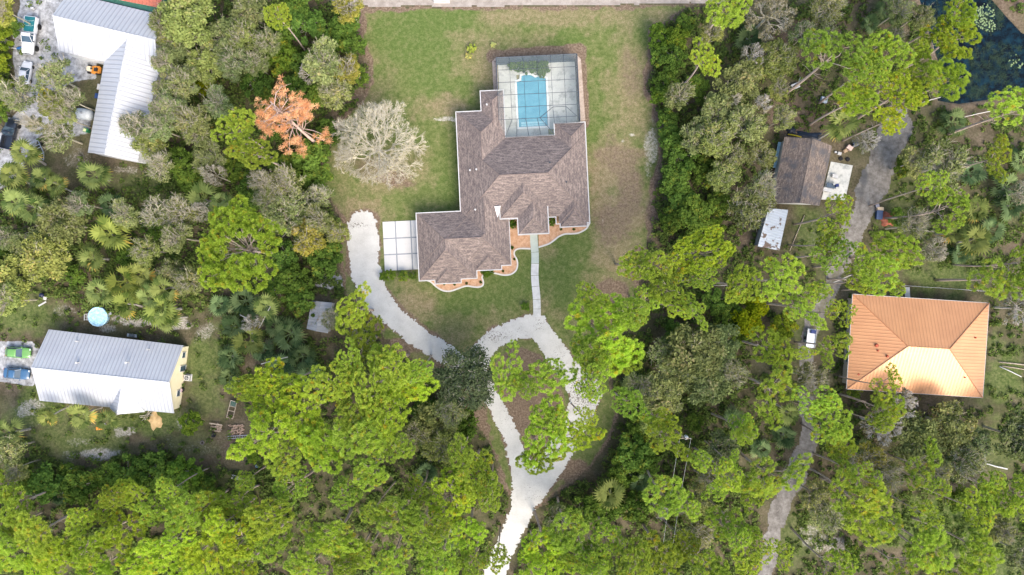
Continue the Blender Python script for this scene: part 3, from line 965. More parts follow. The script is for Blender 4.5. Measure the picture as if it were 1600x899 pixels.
cage = thing("pool_cage", "dark framed screen cage over the blue pool and its pale terrace", "pool cage", HL(848, 150))
CT, CE = 4.1, 3.05
def HC(u, v, z):
    """the cage: plan as seen at the height CT"""
    q = HL(u, v, CE)
    return Vector((q.x, q.y, z))
def screen_mat(name, dens, col):
    m = bpy.data.materials.new(name)
    m.use_nodes = True
    t = m.node_tree
    t.nodes.clear()
    out = node(t, "ShaderNodeOutputMaterial")
    tp = node(t, "ShaderNodeBsdfTransparent")
    d = node(t, "ShaderNodeBsdfDiffuse")
    d.inputs[0].default_value = (*col, 1)
    ms = node(t, "ShaderNodeMixShader")
    ms.inputs[0].default_value = dens
    t.links.new(tp.outputs[0], ms.inputs[1])
    t.links.new(d.outputs[0], ms.inputs[2])
    t.links.new(ms.outputs[0], out.inputs[0])
    return m
M_SCR = screen_mat("fine_insect_screen", .16, (.30, .36, .36))
M_SCRW = screen_mat("dark_screen_wall", .82, (.045, .065, .09))
M_FRAME = paint("bronze_cage_frame", (.05, .065, .085), .5, .4)
us = [783.5, 804, 825.5, 847, 868, 888, 909]
vs = [92.5, 112, 131.5, 151, 170.5, 189]
loc = cage.location
def CP(u, v, z):
    return HC(u, v, z) - loc
def fl(u, v):
    """height of the cage's screen roof: flat with a sloped skirt down to the house eaves"""
    z = CT
    if v > 189 and u < 868:
        z = CT + (CE - CT) * min(1, (v - 189) / 26)
    return z
for v in vs:
    MB().tube([CP(us[0], v, CT), CP(us[-1], v, CT)], .04, 4).build("roof_beam", M_FRAME, cage)
for u in us:
    MB().tube([CP(u, vs[0], CT + .003), CP(u, 189 if u < 860 else 178, CT + .003)], .026, 4).build("purlin", M_FRAME, cage)
for a, b_ in (((804, 189, CT), (792.5, 214, CE + .15)), ((847, 189, CT), (869, 213, CE + .15)), ((847, 189, CT), (868, 173, CT)), ((868, 173, CT), (888, 173, CT)), ((888, 173, CT), (908.5, 190, CE + .2)),
              ((825, 189, CT), (829, 214, CE + .15)), ((812, 189, CT), (810, 214, CE + .15)), ((843, 189, CT), (848, 214, CE + .15)), ((792.5, 214.5, CE + .15), (869, 214.5, CE + .15)), ((870, 197, CE + .15), (909, 196, CE + .15)), ((868, 178, CT), (870, 197, CE + .15)), ((888, 174, CT), (889, 197, CE + .15))):
    MB().tube([CP(*a), CP(*b_)], .045, 4).build("hip_beam", M_FRAME, cage)
# screen panels: roof, skirt, and the two outer walls
MB().add([CP(783.5, 92.5, CT - .06), CP(909, 92.5, CT - .06), CP(909, 189, CT - .06), CP(783.5, 189, CT - .06)], [(3, 2, 1, 0)]).build("roof_screen", M_SCR, cage)
MB().add([CP(783.5, 189, CT - .06), CP(868, 189, CT - .06), CP(869.5, 214.5, CE + .1), CP(792.5, 214.5, CE + .1)], [(3, 2, 1, 0)]).build("skirt_screen", M_SCR, cage)
MB().add([CP(868, 189, CT - .06), CP(909, 189, CT - .06), CP(909, 196.5, CE + .1), CP(870, 196.5, CE + .1)], [(3, 2, 1, 0)]).build("skirt_screen", M_SCR, cage)
def cage_wall(a, b_):
    MB().add([CP(*a, .0), CP(*b_, .0), CP(*b_, CT - .03), CP(*a, CT - .03)], [(0, 1, 2, 3)]).build("wall_screen", M_SCRW, cage)
cage_wall((783.5, 92.5), (909, 92.5))
cage_wall((909, 92.5), (909, 197))
cage_wall((783.5, 92.5), (783.5, 141))
for u in us:
    MB().tube([CP(u, 92.5, 0), CP(u, 92.5, CT)], .05, 4).build("post", M_FRAME, cage)
for v in vs[1:]:
    MB().tube([CP(909, v, 0), CP(909, v, CT)], .05, 4).build("post", M_FRAME, cage)
for a, b_ in (((783.5, 92.5), (909, 92.5)), ((909, 92.5), (909, 197)), ((783.5, 92.5), (783.5, 141))):
    MB().tube([CP(*a, 1.0), CP(*b_, 1.0)], .04, 4).build("mid_rail", M_FRAME, cage)
    MB().tube([CP(*a, CT + .01), CP(*b_, CT + .01)], .075, 4).build("eave_beam", M_FRAME, cage)

# ---------------------------------------------------------------- gabled buildings
def gable(name, label, corners, ez, rise, m_roof, m_wall, over_g=.5, over_e=.45, hip=0.0, thick=.10, cat="house", shift=0.0):
    """corners: plan points TL, TR, BR, BL of the eaves (world xy); the ridge runs from the TL-BL side to the TR-BR side.
    over_g: how far the roof oversails the gable walls. hip: ridge inset (metres) at both ends."""
    A, B, C_, D = [Vector(c) for c in corners]
    cen = (A + B + C_ + D) / 4
    t = thing(name, label, cat, (cen.x, cen.y, 0))
    L = lambda p, z: (p.x - cen.x, p.y - cen.y, z)
    m0 = A.lerp(D, .5 + shift)
    m1 = B.lerp(C_, .5 + shift)
    d = (m1 - m0).normalized()
    r0, r1 = m0 + d * hip, m1 - d * hip
    V = [L(A, ez), L(B, ez), L(C_, ez), L(D, ez), L(r0, ez + rise), L(r1, ez + rise)]
    lo = [(x, y, z - thick) for x, y, z in V]
    F = [(4, 5, 1, 0), (3, 2, 5, 4)]
    if hip > 0:
        F += [(0, 3, 4), (2, 1, 5)]
    MB().add(V, F).build("roof", m_roof, t, uv=True)
    # under side and edge band
    ed = MB()
    n = 6
    if hip > 0:
        V2, F2 = eave_strip([(L(p, 0)[0], L(p, 0)[1]) for p in (A, B, C_, D)], .0, .06, ez - .18, ez + .0)
        ed.add(V2, F2)
    else:
        vs_ = [(x, y, z - .004) for x, y, z in V] + [(x, y, z - thick) for x, y, z in V]
        ed.add(vs_, [(0, 1, 7, 6), (1, 5, 11, 7), (5, 2, 8, 11), (2, 3, 9, 8), (3, 4, 10, 9), (4, 0, 6, 10), (6, 7, 11, 10), (10, 11, 8, 9)])
    ed.build("fascia", M_WHITE if m_wall is not M_DARK else m_wall, t)
    rcap = MB()
    rcap.tube([L(r0, ez + rise + .0), L(r1, ez + rise + .0)], .07, 6)
    rcap.build("ridge_cap", m_roof, t, uv=True)
    # walls, gables included
    e = (A - D).normalized()
    a, b_, c, dd = A + d * over_g - e * over_e, B - d * over_g - e * over_e, C_ - d * over_g + e * over_e, D + d * over_g + e * over_e
    half = (A - D).length / 2
    zc = ez - .12 + rise * over_e / half - .06
    w_ = MB()
    g0, g1 = a.lerp(dd, .5 + shift), b_.lerp(c, .5 + shift)
    top = ez + rise - .2 if hip == 0 else zc
    w_.add([L(a, 0), L(b_, 0), L(c, 0), L(dd, 0), L(a, zc), L(b_, zc), L(c, zc), L(dd, zc), L(g0, top), L(g1, top)],
           [(1, 0, 4, 5), (3, 2, 6, 7), (2, 1, 5, 9, 6), (0, 3, 7, 8, 4)])
    w_.build("wall", m_wall, t)
    return t, (a, b_, c, dd), (r0, r1), cen

# cream house, lower corner
ch, cw, cr, cc = gable("cream_house", "long cream walled house under a white metal roof with small porch gable", [P2(76, 515, 3), P2(286.5, 540, 3), P2(272, 646, 3), P2(62, 626.5, 3)], 3.0, 3.2, M_WMETAL2, M_CREAM, .45, .45)
pa = [P2(172, 595, 3), P2(224, 601, 3), P2(221, 652, 3), P2(170, 646, 3)]
def porch_roof(parent, base, ridge_in, ridge_out, e0, e1, ez, rz, mat):
    """cross gable: two slopes from a ridge that dies into the main roof"""
    V = [ridge_in, ridge_out, e0[0], e0[1], e1[0], e1[1]]
    V = [tuple(Vector(v) - parent.location) for v in V]
    MB().add([V[0], V[3], V[1], V[5]], [(0, 1, 2), (0, 2, 3)]).build("porch_roof", mat, parent, uv=True)
    V2 = [V[1], V[3], V[5]]
    d = Vector((.0, .25, -.05))
    MB().add([tuple(Vector(v) + d) for v in V2], [(0, 1, 2)]).build("porch_gable", M_CREAM, parent)
porch_roof(ch, None, P(190, 599, 5.35), P(182.5, 648, 4.7), (P(184, 604, 5.4), P(171.5, 638, 3.0)), (P(201, 612, 5.2), P(226.5, 644, 3.0)), 3, 5, M_WMETAL2)
for pxy in ((176, 641), (223, 645)):
    q = P(*pxy, 3.0)
    MB().box(q.x - .08 - ch.location.x, q.x + .08 - ch.location.x, q.y + .12 - ch.location.y, q.y + .28 - ch.location.y, 0, 2.95).build("porch_post", M_WHITE, ch)
for px, py in ((124, 566), (200.5, 566), (113, 534), (226, 547)):
    s = 1.0 if py > 560 else .7
    q = P(px, py, 5.2) - ch.location
    q.z = 5.75 if py > 560 else 4.0
    MB().lathe([(0, -.6), (.11 * s, -.6), (.11 * s, .3), (.2 * s, .3), (.16 * s, .42), (0, .44)], 10, Matrix.Translation(q)).build("vent_pipe", M_WHITE, ch)
q0, q1 = P(209, 592, 6.1), P(226, 641, 3.12)
d_ = (q1 - q0)
MB().tube([tuple(q0 - ch.location + Vector((0, 0, .06))), tuple(q1 - ch.location + Vector((0, 0, .06)))], .07, 5).build("roof_seam", paint("grey_flashing", (.4, .43, .42), .5), ch)
a, b_ = cw[2], cw[1]
for s0, s1, z0, z1, nm in ((.2, .31, .9, 2.1, "window"), (.6, .7, .05, 2.15, "side_door"), (.82, .92, .9, 2.1, "window")):
    wall_panel(ch, a.lerp(b_, s0), a.lerp(b_, s1), z0, z1, .05, nm)
a, b_ = cw[3], cw[2]
for s0, s1, z0, z1, nm in ((.1, .18, .9, 2.1, "window"), (.3, .38, .9, 2.1, "window"), (.62, .67, .05, 2.15, "front_door"), (.8, .88, .9, 2.1, "window")):
    wall_panel(ch, a.lerp(b_, s0), a.lerp(b_, s1), z0, z1, .05, nm)

# long white L-shaped barn, upper corner
TL, TR, BR, BL = Vector(P2(106, -11, 4)), Vector(P2(263, 26, 4)), Vector(P2(248, 117, 4)), Vector(P2(92, 79.5, 4))
barn, bw, brr, bc = gable("metal_barn", "white L-shaped metal barn beside the parked white pickup", [tuple(TL), tuple(TR), tuple(BR), tuple(BL)], 4.0, 2.75, M_WMETAL, paint("white_siding", (.62, .64, .66), .6), .15, .15, cat="barn")
e0, e1 = Vector(P2(163.5, 93, 4)), Vector(P2(249.5, 108, 4))
f0, f1 = Vector(P2(137, 238.5, 4)), Vector(P2(215, 253.5, 4))
ax = (f0 - e0).normalized()
nrm = Vector((-ax.y, ax.x))
mid_f = (f0 + f1) / 2
mid_e = (e0 + e1) / 2 - ax * 5.2
V = [(*mid_f, 4 + 2.3), (*mid_e, 4 + 2.3), (*f0, 4), (*(e0 - ax * .3), 4.0), (*f1, 4), (*(e1 - ax * .3), 4.0)]
V = [tuple(Vector(v) - barn.location) for v in V]
mbw = MB().add(V, [(0, 1, 3, 2), (1, 0, 4, 5)])
mbw.build("wing_roof", M_WMETAL, barn, uv=True)
MB().tube([tuple(Vector(V[0]) + Vector((0, 0, .0))), tuple(Vector((*Vector(P2(200, 53, 6.4)), 6.3)) - barn.location)], .09, 6).build("wing_ridge_cap", M_WMETAL, barn, uv=True)
iw = lambda p, s: Vector((p.x, p.y)) + (f1 - f0).normalized() * s - ax * .2
g0, g1, h0, h1 = iw(f0, .15), iw(f1, -.15), iw(e0, .15), iw(e1, -.15)
bl = barn.location
W_ = [(*g0, 0), (*g1, 0), (*g1, 3.95), (*mid_f - ax * .2, 6.2), (*g0, 3.95), (*h0, 0), (*h0, 3.95), (*h1, 0), (*h1, 3.95)]
W_ = [tuple(Vector(v) - bl) for v in W_]
MB().add(W_, [(0, 1, 2, 3, 4), (5, 0, 4, 6), (1, 7, 8, 2)]).build("wing_wall", paint("white_wing_siding", (.6, .62, .64), .6), barn)
for s0, s1 in ((.12, .34), (.55, .77)):
    wall_panel(barn, g0.lerp(h0, 1 - s0 - .1), g0.lerp(h0, 1 - s1 - .1), .03, 3.0, .06, "roller_door", M_WHITE, paint("roller_grey", (.5, .52, .54), .5))

# orange hip roof house
oh, ow, orr, oc = gable("orange_roof_house", "square house under a wide orange metal hip roof", [P2(1332.5, 460, 3.2), P2(1545.5, 474, 3.2), P2(1535.5, 621.5, 3.2), P2(1323, 608, 3.2)], 3.2, 3.1, M_ORANGE, speckle("tan_wall", (.4, .34, .26), (.5, .43, .34), 1), .7, .7, hip=8.1)
A, B, C_, D = [Vector(P2(*c, 3.2)) for c in ((1332.5, 460), (1545.5, 474), (1535.5, 621.5), (1323, 608))]
hipc = MB()
for c, r in ((A, orr[0]), (D, orr[0]), (B, orr[1]), (C_, orr[1])):
    hipc.tube([tuple(Vector((*c, 3.22)) - oh.location), tuple(Vector((*r, 6.32)) - oh.location)], .09, 6)
hipc.build("hip_cap", paint("orange_trim", (.42, .19, .09), .5), oh)
for px, py, rr in ((1369.5, 540, .3), (1371.5, 548, .16), (1386.5, 557, .2), (1341, 585, .2), (1524, 528, .14), (1507, 590, .12)):
    k = P(px, py, 4.6)
    # height of the roof plane at that plan spot
    fx = ((Vector((k.x, k.y)) - A).dot((B - A).normalized()))
    fy = -((Vector((k.x, k.y)) - A).dot((A - D).normalized()))
    dist = min(fx, (B - A).length - fx, fy, (A - D).length - fy)
    z = 3.2 + 3.1 * min(1, dist / 8.15)
    k = P(px, py, z) - oh.location
    MB().lathe([(0, -.15), (rr, -.15), (rr, .16), (rr * .8, .24), (0, .26)], 12, Matrix.Translation(k)).build("roof_vent", paint("rust_red", (.36, .07, .03), .6), oh)
a, b_ = ow[3], ow[2]
for s0, s1, z0, z1, nm in ((.15, .24, .9, 2.1, "window"), (.45, .5, .05, 2.1, "front_door"), (.7, .8, .9, 2.1, "window")):
    wall_panel(oh, a.lerp(b_, s0), a.lerp(b_, s1), z0, z1, .05, nm)
a, b_ = ow[0], ow[3]
for s0, s1, z0, z1, nm in ((.2, .32, .9, 2.1, "window"), (.6, .75, .9, 2.1, "window")):
    wall_panel(oh, a.lerp(b_, s0), a.lerp(b_, s1), z0, z1, .05, nm)

# small brown roofed cottage by the grey track: ridge runs down the photo
bt, btw, btr, btc = gable("shingled_cottage", "small cottage with weathered brown and grey gable roof beside the grey track", [P2(1300.5, 228, 2.9), P2(1280.5, 321.5, 2.9), P2(1206, 318, 2.9), P2(1226, 214, 2.9)], 2.9, 2.0, M_SHING2, speckle("grey_siding", (.4, .4, .39), (.5, .5, .48), 1), .4, .4, shift=.02)
# tin roofed lean-to
lt_c = [P2(1200, 326, 2.4), P2(1232, 328, 2.4), P2(1218, 391.5, 2.4), P2(1183, 385.5, 2.4)]
lc = Vector((sum(c[0] for c in lt_c) / 4, sum(c[1] for c in lt_c) / 4, 0))
lean = thing("tin_lean_to", "low open shed with pale tin roof patched by rust and leaves near the cottage", "shed", lc)
V = [(c[0] - lc.x, c[1] - lc.y, z) for c, z in zip(lt_c, (2.7, 2.3, 2.3, 2.7))]
mb = MB().add(V + [(x, y, z - .06) for x, y, z in V], [(3, 2, 1, 0), (0, 1, 5, 4), (1, 2, 6, 5), (2, 3, 7, 6), (3, 0, 4, 7), (4, 5, 6, 7)])
mb.build("roof", M_TIN, lean, uv=True)
for x, y, z in V:
    MB().box(x * .9 - .06, x * .9 + .06, y * .9 - .06, y * .9 + .06, 0, 2.25).build("post", speckle("grey_timber", (.2, .17, .14), (.32, .28, .24), 4), lean)
MB().add([(V[0][0] * .9, V[0][1] * .9, .0), (V[3][0] * .9, V[3][1] * .9, 0), (V[3][0] * .9, V[3][1] * .9, 2.4), (V[0][0] * .9, V[0][1] * .9, 2.4)], [(0, 1, 2, 3)]).build("wall", M_GREYTIN, lean, uv=True)

# small grey shed by the drive
sh, shw, _, _ = gable("garden_shed", "small grey shed with two slope tin roof half under branches near the shell drive", [P2(519, 473, 2.4), P2(512, 521, 2.4), P2(479, 514, 2.4), P2(487, 470, 2.4)], 2.4, .55, M_GREYTIN, speckle("shed_boards", (.26, .25, .23), (.36, .35, .33), 2), .15, .15, cat="shed")
wall_panel(sh, shw[2].lerp(shw[1], .3), shw[2].lerp(shw[1], .6), .05, 1.9, .04, "door", M_WHITE, paint("shed_door", (.3, .3, .28)))

# red roofed building behind a green eave, at the top edge
rb, _, _, _ = gable("red_roof_building", "red metal roofed building with green side peeking in above the barn", [P2(150, -70, 3.2), P2(262, -46, 3.2), P2(252, 13, 3.2), P2(140, -9, 3.2)], 3.2, .9, M_RED, M_GREENP, .3, .3, cat="building")
gq = [P2(150, -7, 2.9), P2(245, 15, 2.9)]
V, F = [], []
MB().sweep([tuple(Vector(g) - rb.location.xy) for g in gq], 1.1, 2.5, 2.85).build("awning", M_GREENP, rb)

# ================================================================== VEGETATION
M_BARK_P = speckle("pine_bark", (.27, .21, .175), (.50, .42, .36), 2.5, .95, .05, .4)
M_BARK_G = speckle("grey_bark", (.20, .185, .165), (.42, .40, .36), 2.5, .95, .05, .3)
M_TWIG = speckle("pale_twig", (.34, .30, .23), (.58, .54, .44), 1.2, .95, .05)
M_TWIGW = speckle("bleached_wood", (.38, .35, .31), (.6, .57, .52), 1.2, .95, .05)
M_OAKT = speckle("oak_twig", (.22, .20, .145), (.42, .385, .30), 1.5, .95, .05)
M_OAKT2 = speckle("pale_oak_twig", (.30, .275, .205), (.52, .48, .385), 1.5, .95, .05)
M_DEADTWIG = speckle("dead_pine_wood", (.36, .25, .20), (.55, .44, .38), 1.2, .95, .05)
L_PINE = leaf_mat("pine_needles", (.15, .26, .035), (.45, .57, .10), (.52, .40, .06), .5)
L_OAK = leaf_mat("oak_leaves", (.085, .118, .035), (.29, .325, .125), (.38, .34, .16), .35)
L_BROAD = leaf_mat("broad_leaves", (.04, .085, .016), (.165, .255, .045), (.25, .26, .04), .35)
L_DARKOAK = leaf_mat("dark_oak_leaves", (.035, .062, .03), (.12, .16, .08), (.15, .17, .09), .25)
L_PALM = leaf_mat("palm_fronds", (.04, .075, .018), (.24, .28, .085), (.42, .31, .08), .3)
L_SAW = leaf_mat("saw_palmetto_fronds", (.03, .065, .025), (.18, .25, .105), (.24, .25, .12), .25)
L_DEAD = leaf_mat("orange_dead_needles", (.60, .30, .15), (.92, .55, .31), None, .35)
L_GREYLEAF = leaf_mat("sparse_grey_leaves", (.13, .13, .075), (.30, .29, .19), None, .3)
L_YEL = leaf_mat("yellow_leaves", (.30, .26, .012), (.72, .62, .02), None, .35)

def unit(n, g):
    v = g.normal(size=(n, 3))
    return v / np.linalg.norm(v, axis=1, keepdims=True)

def perp(d, g):
    r = g.normal(size=d.shape)
    p = np.cross(d, r)
    return p / (np.linalg.norm(p, axis=1, keepdims=True) + 1e-9)

def needles(cen, dirs, n, ln, wd, g, spread=.85, base_t=None):
    """n narrow blades bursting from each centre, mostly towards dirs"""
    c = np.repeat(cen, n, 0)
    d = np.repeat(dirs, n, 0) * 1.0 + unit(len(c), g) * spread
    d /= np.linalg.norm(d, axis=1, keepdims=True)
    L = ln * g.uniform(.65, 1.15, (len(c), 1))
    p = perp(d, g) * wd / 2
    tip = c + d * L
    root = c + d * L * .15
    V = np.stack([root - p * .5, root + p * .5, tip + p, tip - p], 1).reshape(-1, 3)
    F = np.arange(len(V)).reshape(-1, 4)
    bt = np.repeat(base_t, n) if base_t is not None else np.full(len(c), .5)
    t = np.clip(bt + g.normal(0, .09, len(c)), 0, 1)
    T = np.repeat(t, 4)
    return V, F, T

def pine_crown(seed, R=3.4, ncl=9, hole=0.0, flat=.55, dens=1.0, stretch=1.0):
    g = np.random.default_rng(seed)
    # limb ends: spread over a lumpy disc
    cl = []
    tries = 0
    while len(cl) < ncl and tries < 4000:
        tries += 1
        a = g.uniform(0, 2 * np.pi)
        r = R * (hole + (1 - hole) * np.sqrt(g.uniform(0, 1))) * .86
        p = np.array([np.cos(a) * r * stretch, np.sin(a) * r / stretch, 0])
        if all(np.hypot(*(p - q)[:2]) > R * 1.05 / math.sqrt(ncl) for q, _ in cl):
            p[2] = flat * R * (1 - (r / R) ** 2) + g.uniform(-.6, .5) * R * .38
            cl.append((p, g.uniform(.85, 1.25) * R * .80 / math.sqrt(ncl)))
    VV, FF, TT = [], [], []
    b = 0
    for p, rc in cl:
        ln = (.34, .42, .50)[seed % 3]
        n = max(14, int(rc * rc * 34 * dens * (.41 / ln) ** 1.3))
        # tufts on the upper part of a flattened lump
        k = np.arange(n) + .5
        ph = np.arccos(1 - 1.45 * k / n)
        th = np.pi * (1 + 5 ** .5) * k + g.uniform(0, 6)
        off = np.stack([np.cos(th) * np.sin(ph), np.sin(th) * np.sin(ph), np.cos(ph) * .62], 1)
        off += g.normal(0, .17, off.shape)
        cen = p + off * rc
        dr = off / np.linalg.norm(off, axis=1, keepdims=True) * .8 + np.array([0, 0, .45])
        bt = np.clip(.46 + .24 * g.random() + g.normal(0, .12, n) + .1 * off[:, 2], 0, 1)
        bt[g.random(n) < .0015] = .93
        V, F, T = needles(cen, dr, 64, ln, .055, g, 1.0, bt)
        VV.append(V); FF.append(F + b); TT.append(T)
        b += len(V)
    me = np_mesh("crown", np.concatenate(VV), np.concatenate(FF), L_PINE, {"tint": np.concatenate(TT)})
    # trunk with limbs
    return me, [c for c, _ in cl]

def pine_trunk(seed, cl, Ht, R, lean=0.0):
    """trunk from the ground (z = 0) to the crown centre at Ht, and limbs out to the needle lumps"""
    g = random.Random(seed)
    mb = MB()
    pts = []
    bx, by = g.uniform(-.5, .5), g.uniform(-.5, .5)
    for i in range(8):
        t = i / 7
        s = math.sin(t * math.pi)
        pts.append((bx * s, by * s, t * (Ht + .3)))
    mb.tube(pts, [.27 * (1 - .72 * (i / 7)) for i in range(8)], 7)
    for k, c in enumerate(cl):
        z0 = Ht - R * g.uniform(.25, .85)
        p0 = Vector((bx * .2, by * .2, z0))
        p3 = Vector((c[0], c[1], Ht + c[2] - .1))
        m = p0.lerp(p3, .45) + Vector((g.uniform(-.4, .4), g.uniform(-.4, .4), g.uniform(-.1, .5)))
        m2 = p0.lerp(p3, .75) + Vector((g.uniform(-.3, .3), g.uniform(-.3, .3), g.uniform(-.1, .3)))
        mb.tube([p0, m, m2, p3], [.085, .065, .05, .025], 5)
        for j in range(3):
            q = m.lerp(p3, g.uniform(0, .9))
            mb.tube([q, q + Vector((g.uniform(-1, 1), g.uniform(-1, 1), g.uniform(-.1, .6)))], [.03, .012], 4)
    for k in range(7):      # dead stubs below the crown
        z0 = Ht * g.uniform(.55, .86)
        a = g.uniform(0, 6.28)
        L = g.uniform(.6, 2.0)
        p0 = Vector((bx * math.sin(z0 / Ht * 3.14), by * math.sin(z0 / Ht * 3.14), z0))
        m = p0 + Vector((math.cos(a) * L * .6, math.sin(a) * L * .6, .15))
        mb.tube([p0, m, m + Vector((math.cos(a + .5) * L * .5, math.sin(a + .5) * L * .5, g.uniform(-.2, .4)))], [.04, .03, .012], 4)
    return mb.mesh("trunk", M_BARK_P, True)

def leaf_cloud(cen, n, rad, size, g, bt, up=.35, shell=.55, asp=1.7):
    """n leaf quads through each blob (cen (k,3), rad (k,) or (k,3))"""
    k = len(cen)
    c = np.repeat(cen, n, 0)
    r = np.repeat(np.asarray(rad).reshape(k, -1) * np.ones((1, 3)), n, 0)
    d = unit(len(c), g)
    d[:, 2] = np.where(d[:, 2] < -.35, -d[:, 2], d[:, 2])
    rr = (shell + (1 - shell) * g.random((len(c), 1))) * g.uniform(.8, 1.12, (len(c), 1))
    p = c + d * r * rr
    nrm = d * .6 + unit(len(c), g) * .8 + np.array([0, 0, up])
    nrm /= np.linalg.norm(nrm, axis=1, keepdims=True)
    a = perp(nrm, g)
    b_ = np.cross(nrm, a)
    s = size * g.uniform(.6, 1.35, (len(c), 1)) / 2
    V = np.stack([p - a * s * asp, p - b_ * s, p + a * s * asp, p + b_ * s], 1).reshape(-1, 3)
    F = np.arange(len(V)).reshape(-1, 4)
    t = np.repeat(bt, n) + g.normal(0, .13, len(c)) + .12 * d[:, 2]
    return V, F, np.repeat(np.clip(t, 0, 1), 4)

def round_crown(seed, R, nb, per, size, mat, flat=.62, droop=0.0, gap=.0, asp=1.7):
    """broad crown of many leafy lumps with gaps"""
    g = np.random.default_rng(seed)
    cen, rad, bt = [], [], []
    for i in range(nb):
        a = g.uniform(0, 2 * np.pi)
        r = R * np.sqrt(g.random()) * .82
        z = R * flat * math.sqrt(max(0, 1 - (r / R) ** 2)) * g.uniform(.35, 1.0)
        cen.append((np.cos(a) * r, np.sin(a) * r, z))
        q = R * g.uniform(.17, .34)
        rad.append((q * g.uniform(.8, 1.2), q * g.uniform(.8, 1.2), q * g.uniform(.5, .8)))
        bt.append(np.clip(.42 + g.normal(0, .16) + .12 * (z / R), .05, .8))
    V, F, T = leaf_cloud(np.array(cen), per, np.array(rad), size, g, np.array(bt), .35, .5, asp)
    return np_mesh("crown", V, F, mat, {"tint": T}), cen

def limb_mesh(seed, cen, R, mat, base_z, r0=.2, twigs=6, twr=.016, out=.35):
    """trunk from -base_z up to the crown's origin, limbs to each lump, twigs poking out"""
    g = random.Random(seed)
    mb = MB()
    mb.tube([(0, 0, -base_z), (g.uniform(-.2, .2), g.uniform(-.2, .2), -base_z * .5), (0, 0, 0)], [r0, r0 * .8, r0 * .65], 6)
    for c in cen:
        p3 = Vector(c)
        m = Vector((0, 0, 0)).lerp(p3, .5) + Vector((g.uniform(-.1, .1) * R, g.uniform(-.1, .1) * R, g.uniform(-.05, .12) * R))
        mb.tube([(0, 0, -.1), m, p3], [r0 * .45, r0 * .3, r0 * .1], 5)
        for j in range(twigs):
            q = m.lerp(p3, g.uniform(.3, 1))
            d = Vector((p3.x, p3.y, 0)).normalized() * g.uniform(0, .5) + Vector((g.uniform(-1, 1), g.uniform(-1, 1), g.uniform(.1, .9)))
            L = R * out * g.uniform(.5, 1.2)
            e = q + d.normalized() * L
            k = q.lerp(e, .5) + Vector((g.uniform(-1, 1), g.uniform(-1, 1), g.uniform(-1, 1))) * L * .12
            mb.tube([q, k, e], [twr * 1.8, twr * 1.3, twr * .6], 3, False)
            for s in range(2):
                mb.tube([k, k + (d.normalized() + Vector((g.uniform(-1, 1), g.uniform(-1, 1), g.uniform(-.2, .8)))).normalized() * L * .45], [twr, twr * .5], 3, False)
    return mb.mesh("trunk", mat)

def branching(seed, R, Hc, levels, mat, r0, spread=.8, kids=3, flat=.5, tw=.018, nmain=5):
    """a leafless crown: limbs split again and again"""
    g = random.Random(seed)
    mb = MB()
    ends = []
    def grow(p, d, L, r, lv):
        e = p + d * L
        k = p.lerp(e, .5) + Vector((g.uniform(-1, 1), g.uniform(-1, 1), g.uniform(-.5, .5))) * L * .1
        mb.tube([p, k, e], [r, r * .85, r * .68], 6 if lv > 4 else (4 if lv > 2 else 3), False)
        if lv == 0:
            ends.append(tuple(e))
            return
        n = kids if lv > 1 else kids + 1
        for i in range(n):
            sp = spread * g.uniform(.5, 1.15)
            q = Vector((g.uniform(-1, 1), g.uniform(-1, 1), g.uniform(-1, 1)))
            q = (q - d * q.dot(d)).normalized()
            nd = (d + q * sp)
            out = Vector((p.x, p.y, 0))
            if out.length > .1:
                nd += out.normalized() * .18
            nd.z *= flat + .4 * (lv > 3)
            nd.normalize()
            s = p.lerp(e, g.uniform(.55, 1.0)) if i else e
            grow(s, nd, L * g.uniform(.62, .82), max(tw, r * .62), lv - 1)
    mb.tube([(0, 0, -Hc), (0, 0, -Hc * .5), (0, 0, 0)], [r0 * 1.5, r0 * 1.25, r0 * 1.1], 7)
    n0 = nmain
    for i in range(n0):
        a = 2 * math.pi * (i + g.uniform(-.25, .25)) / n0
        grow(Vector((0, 0, -.05)), Vector((math.cos(a), math.sin(a), .55)).normalized(), R * .34, r0 * .75, levels)
    grow(Vector((0, 0, -.05)), Vector((.1, .05, 1)).normalized(), R * .3, r0 * .7, levels)
    return mb.mesh("trunk", mat), ends

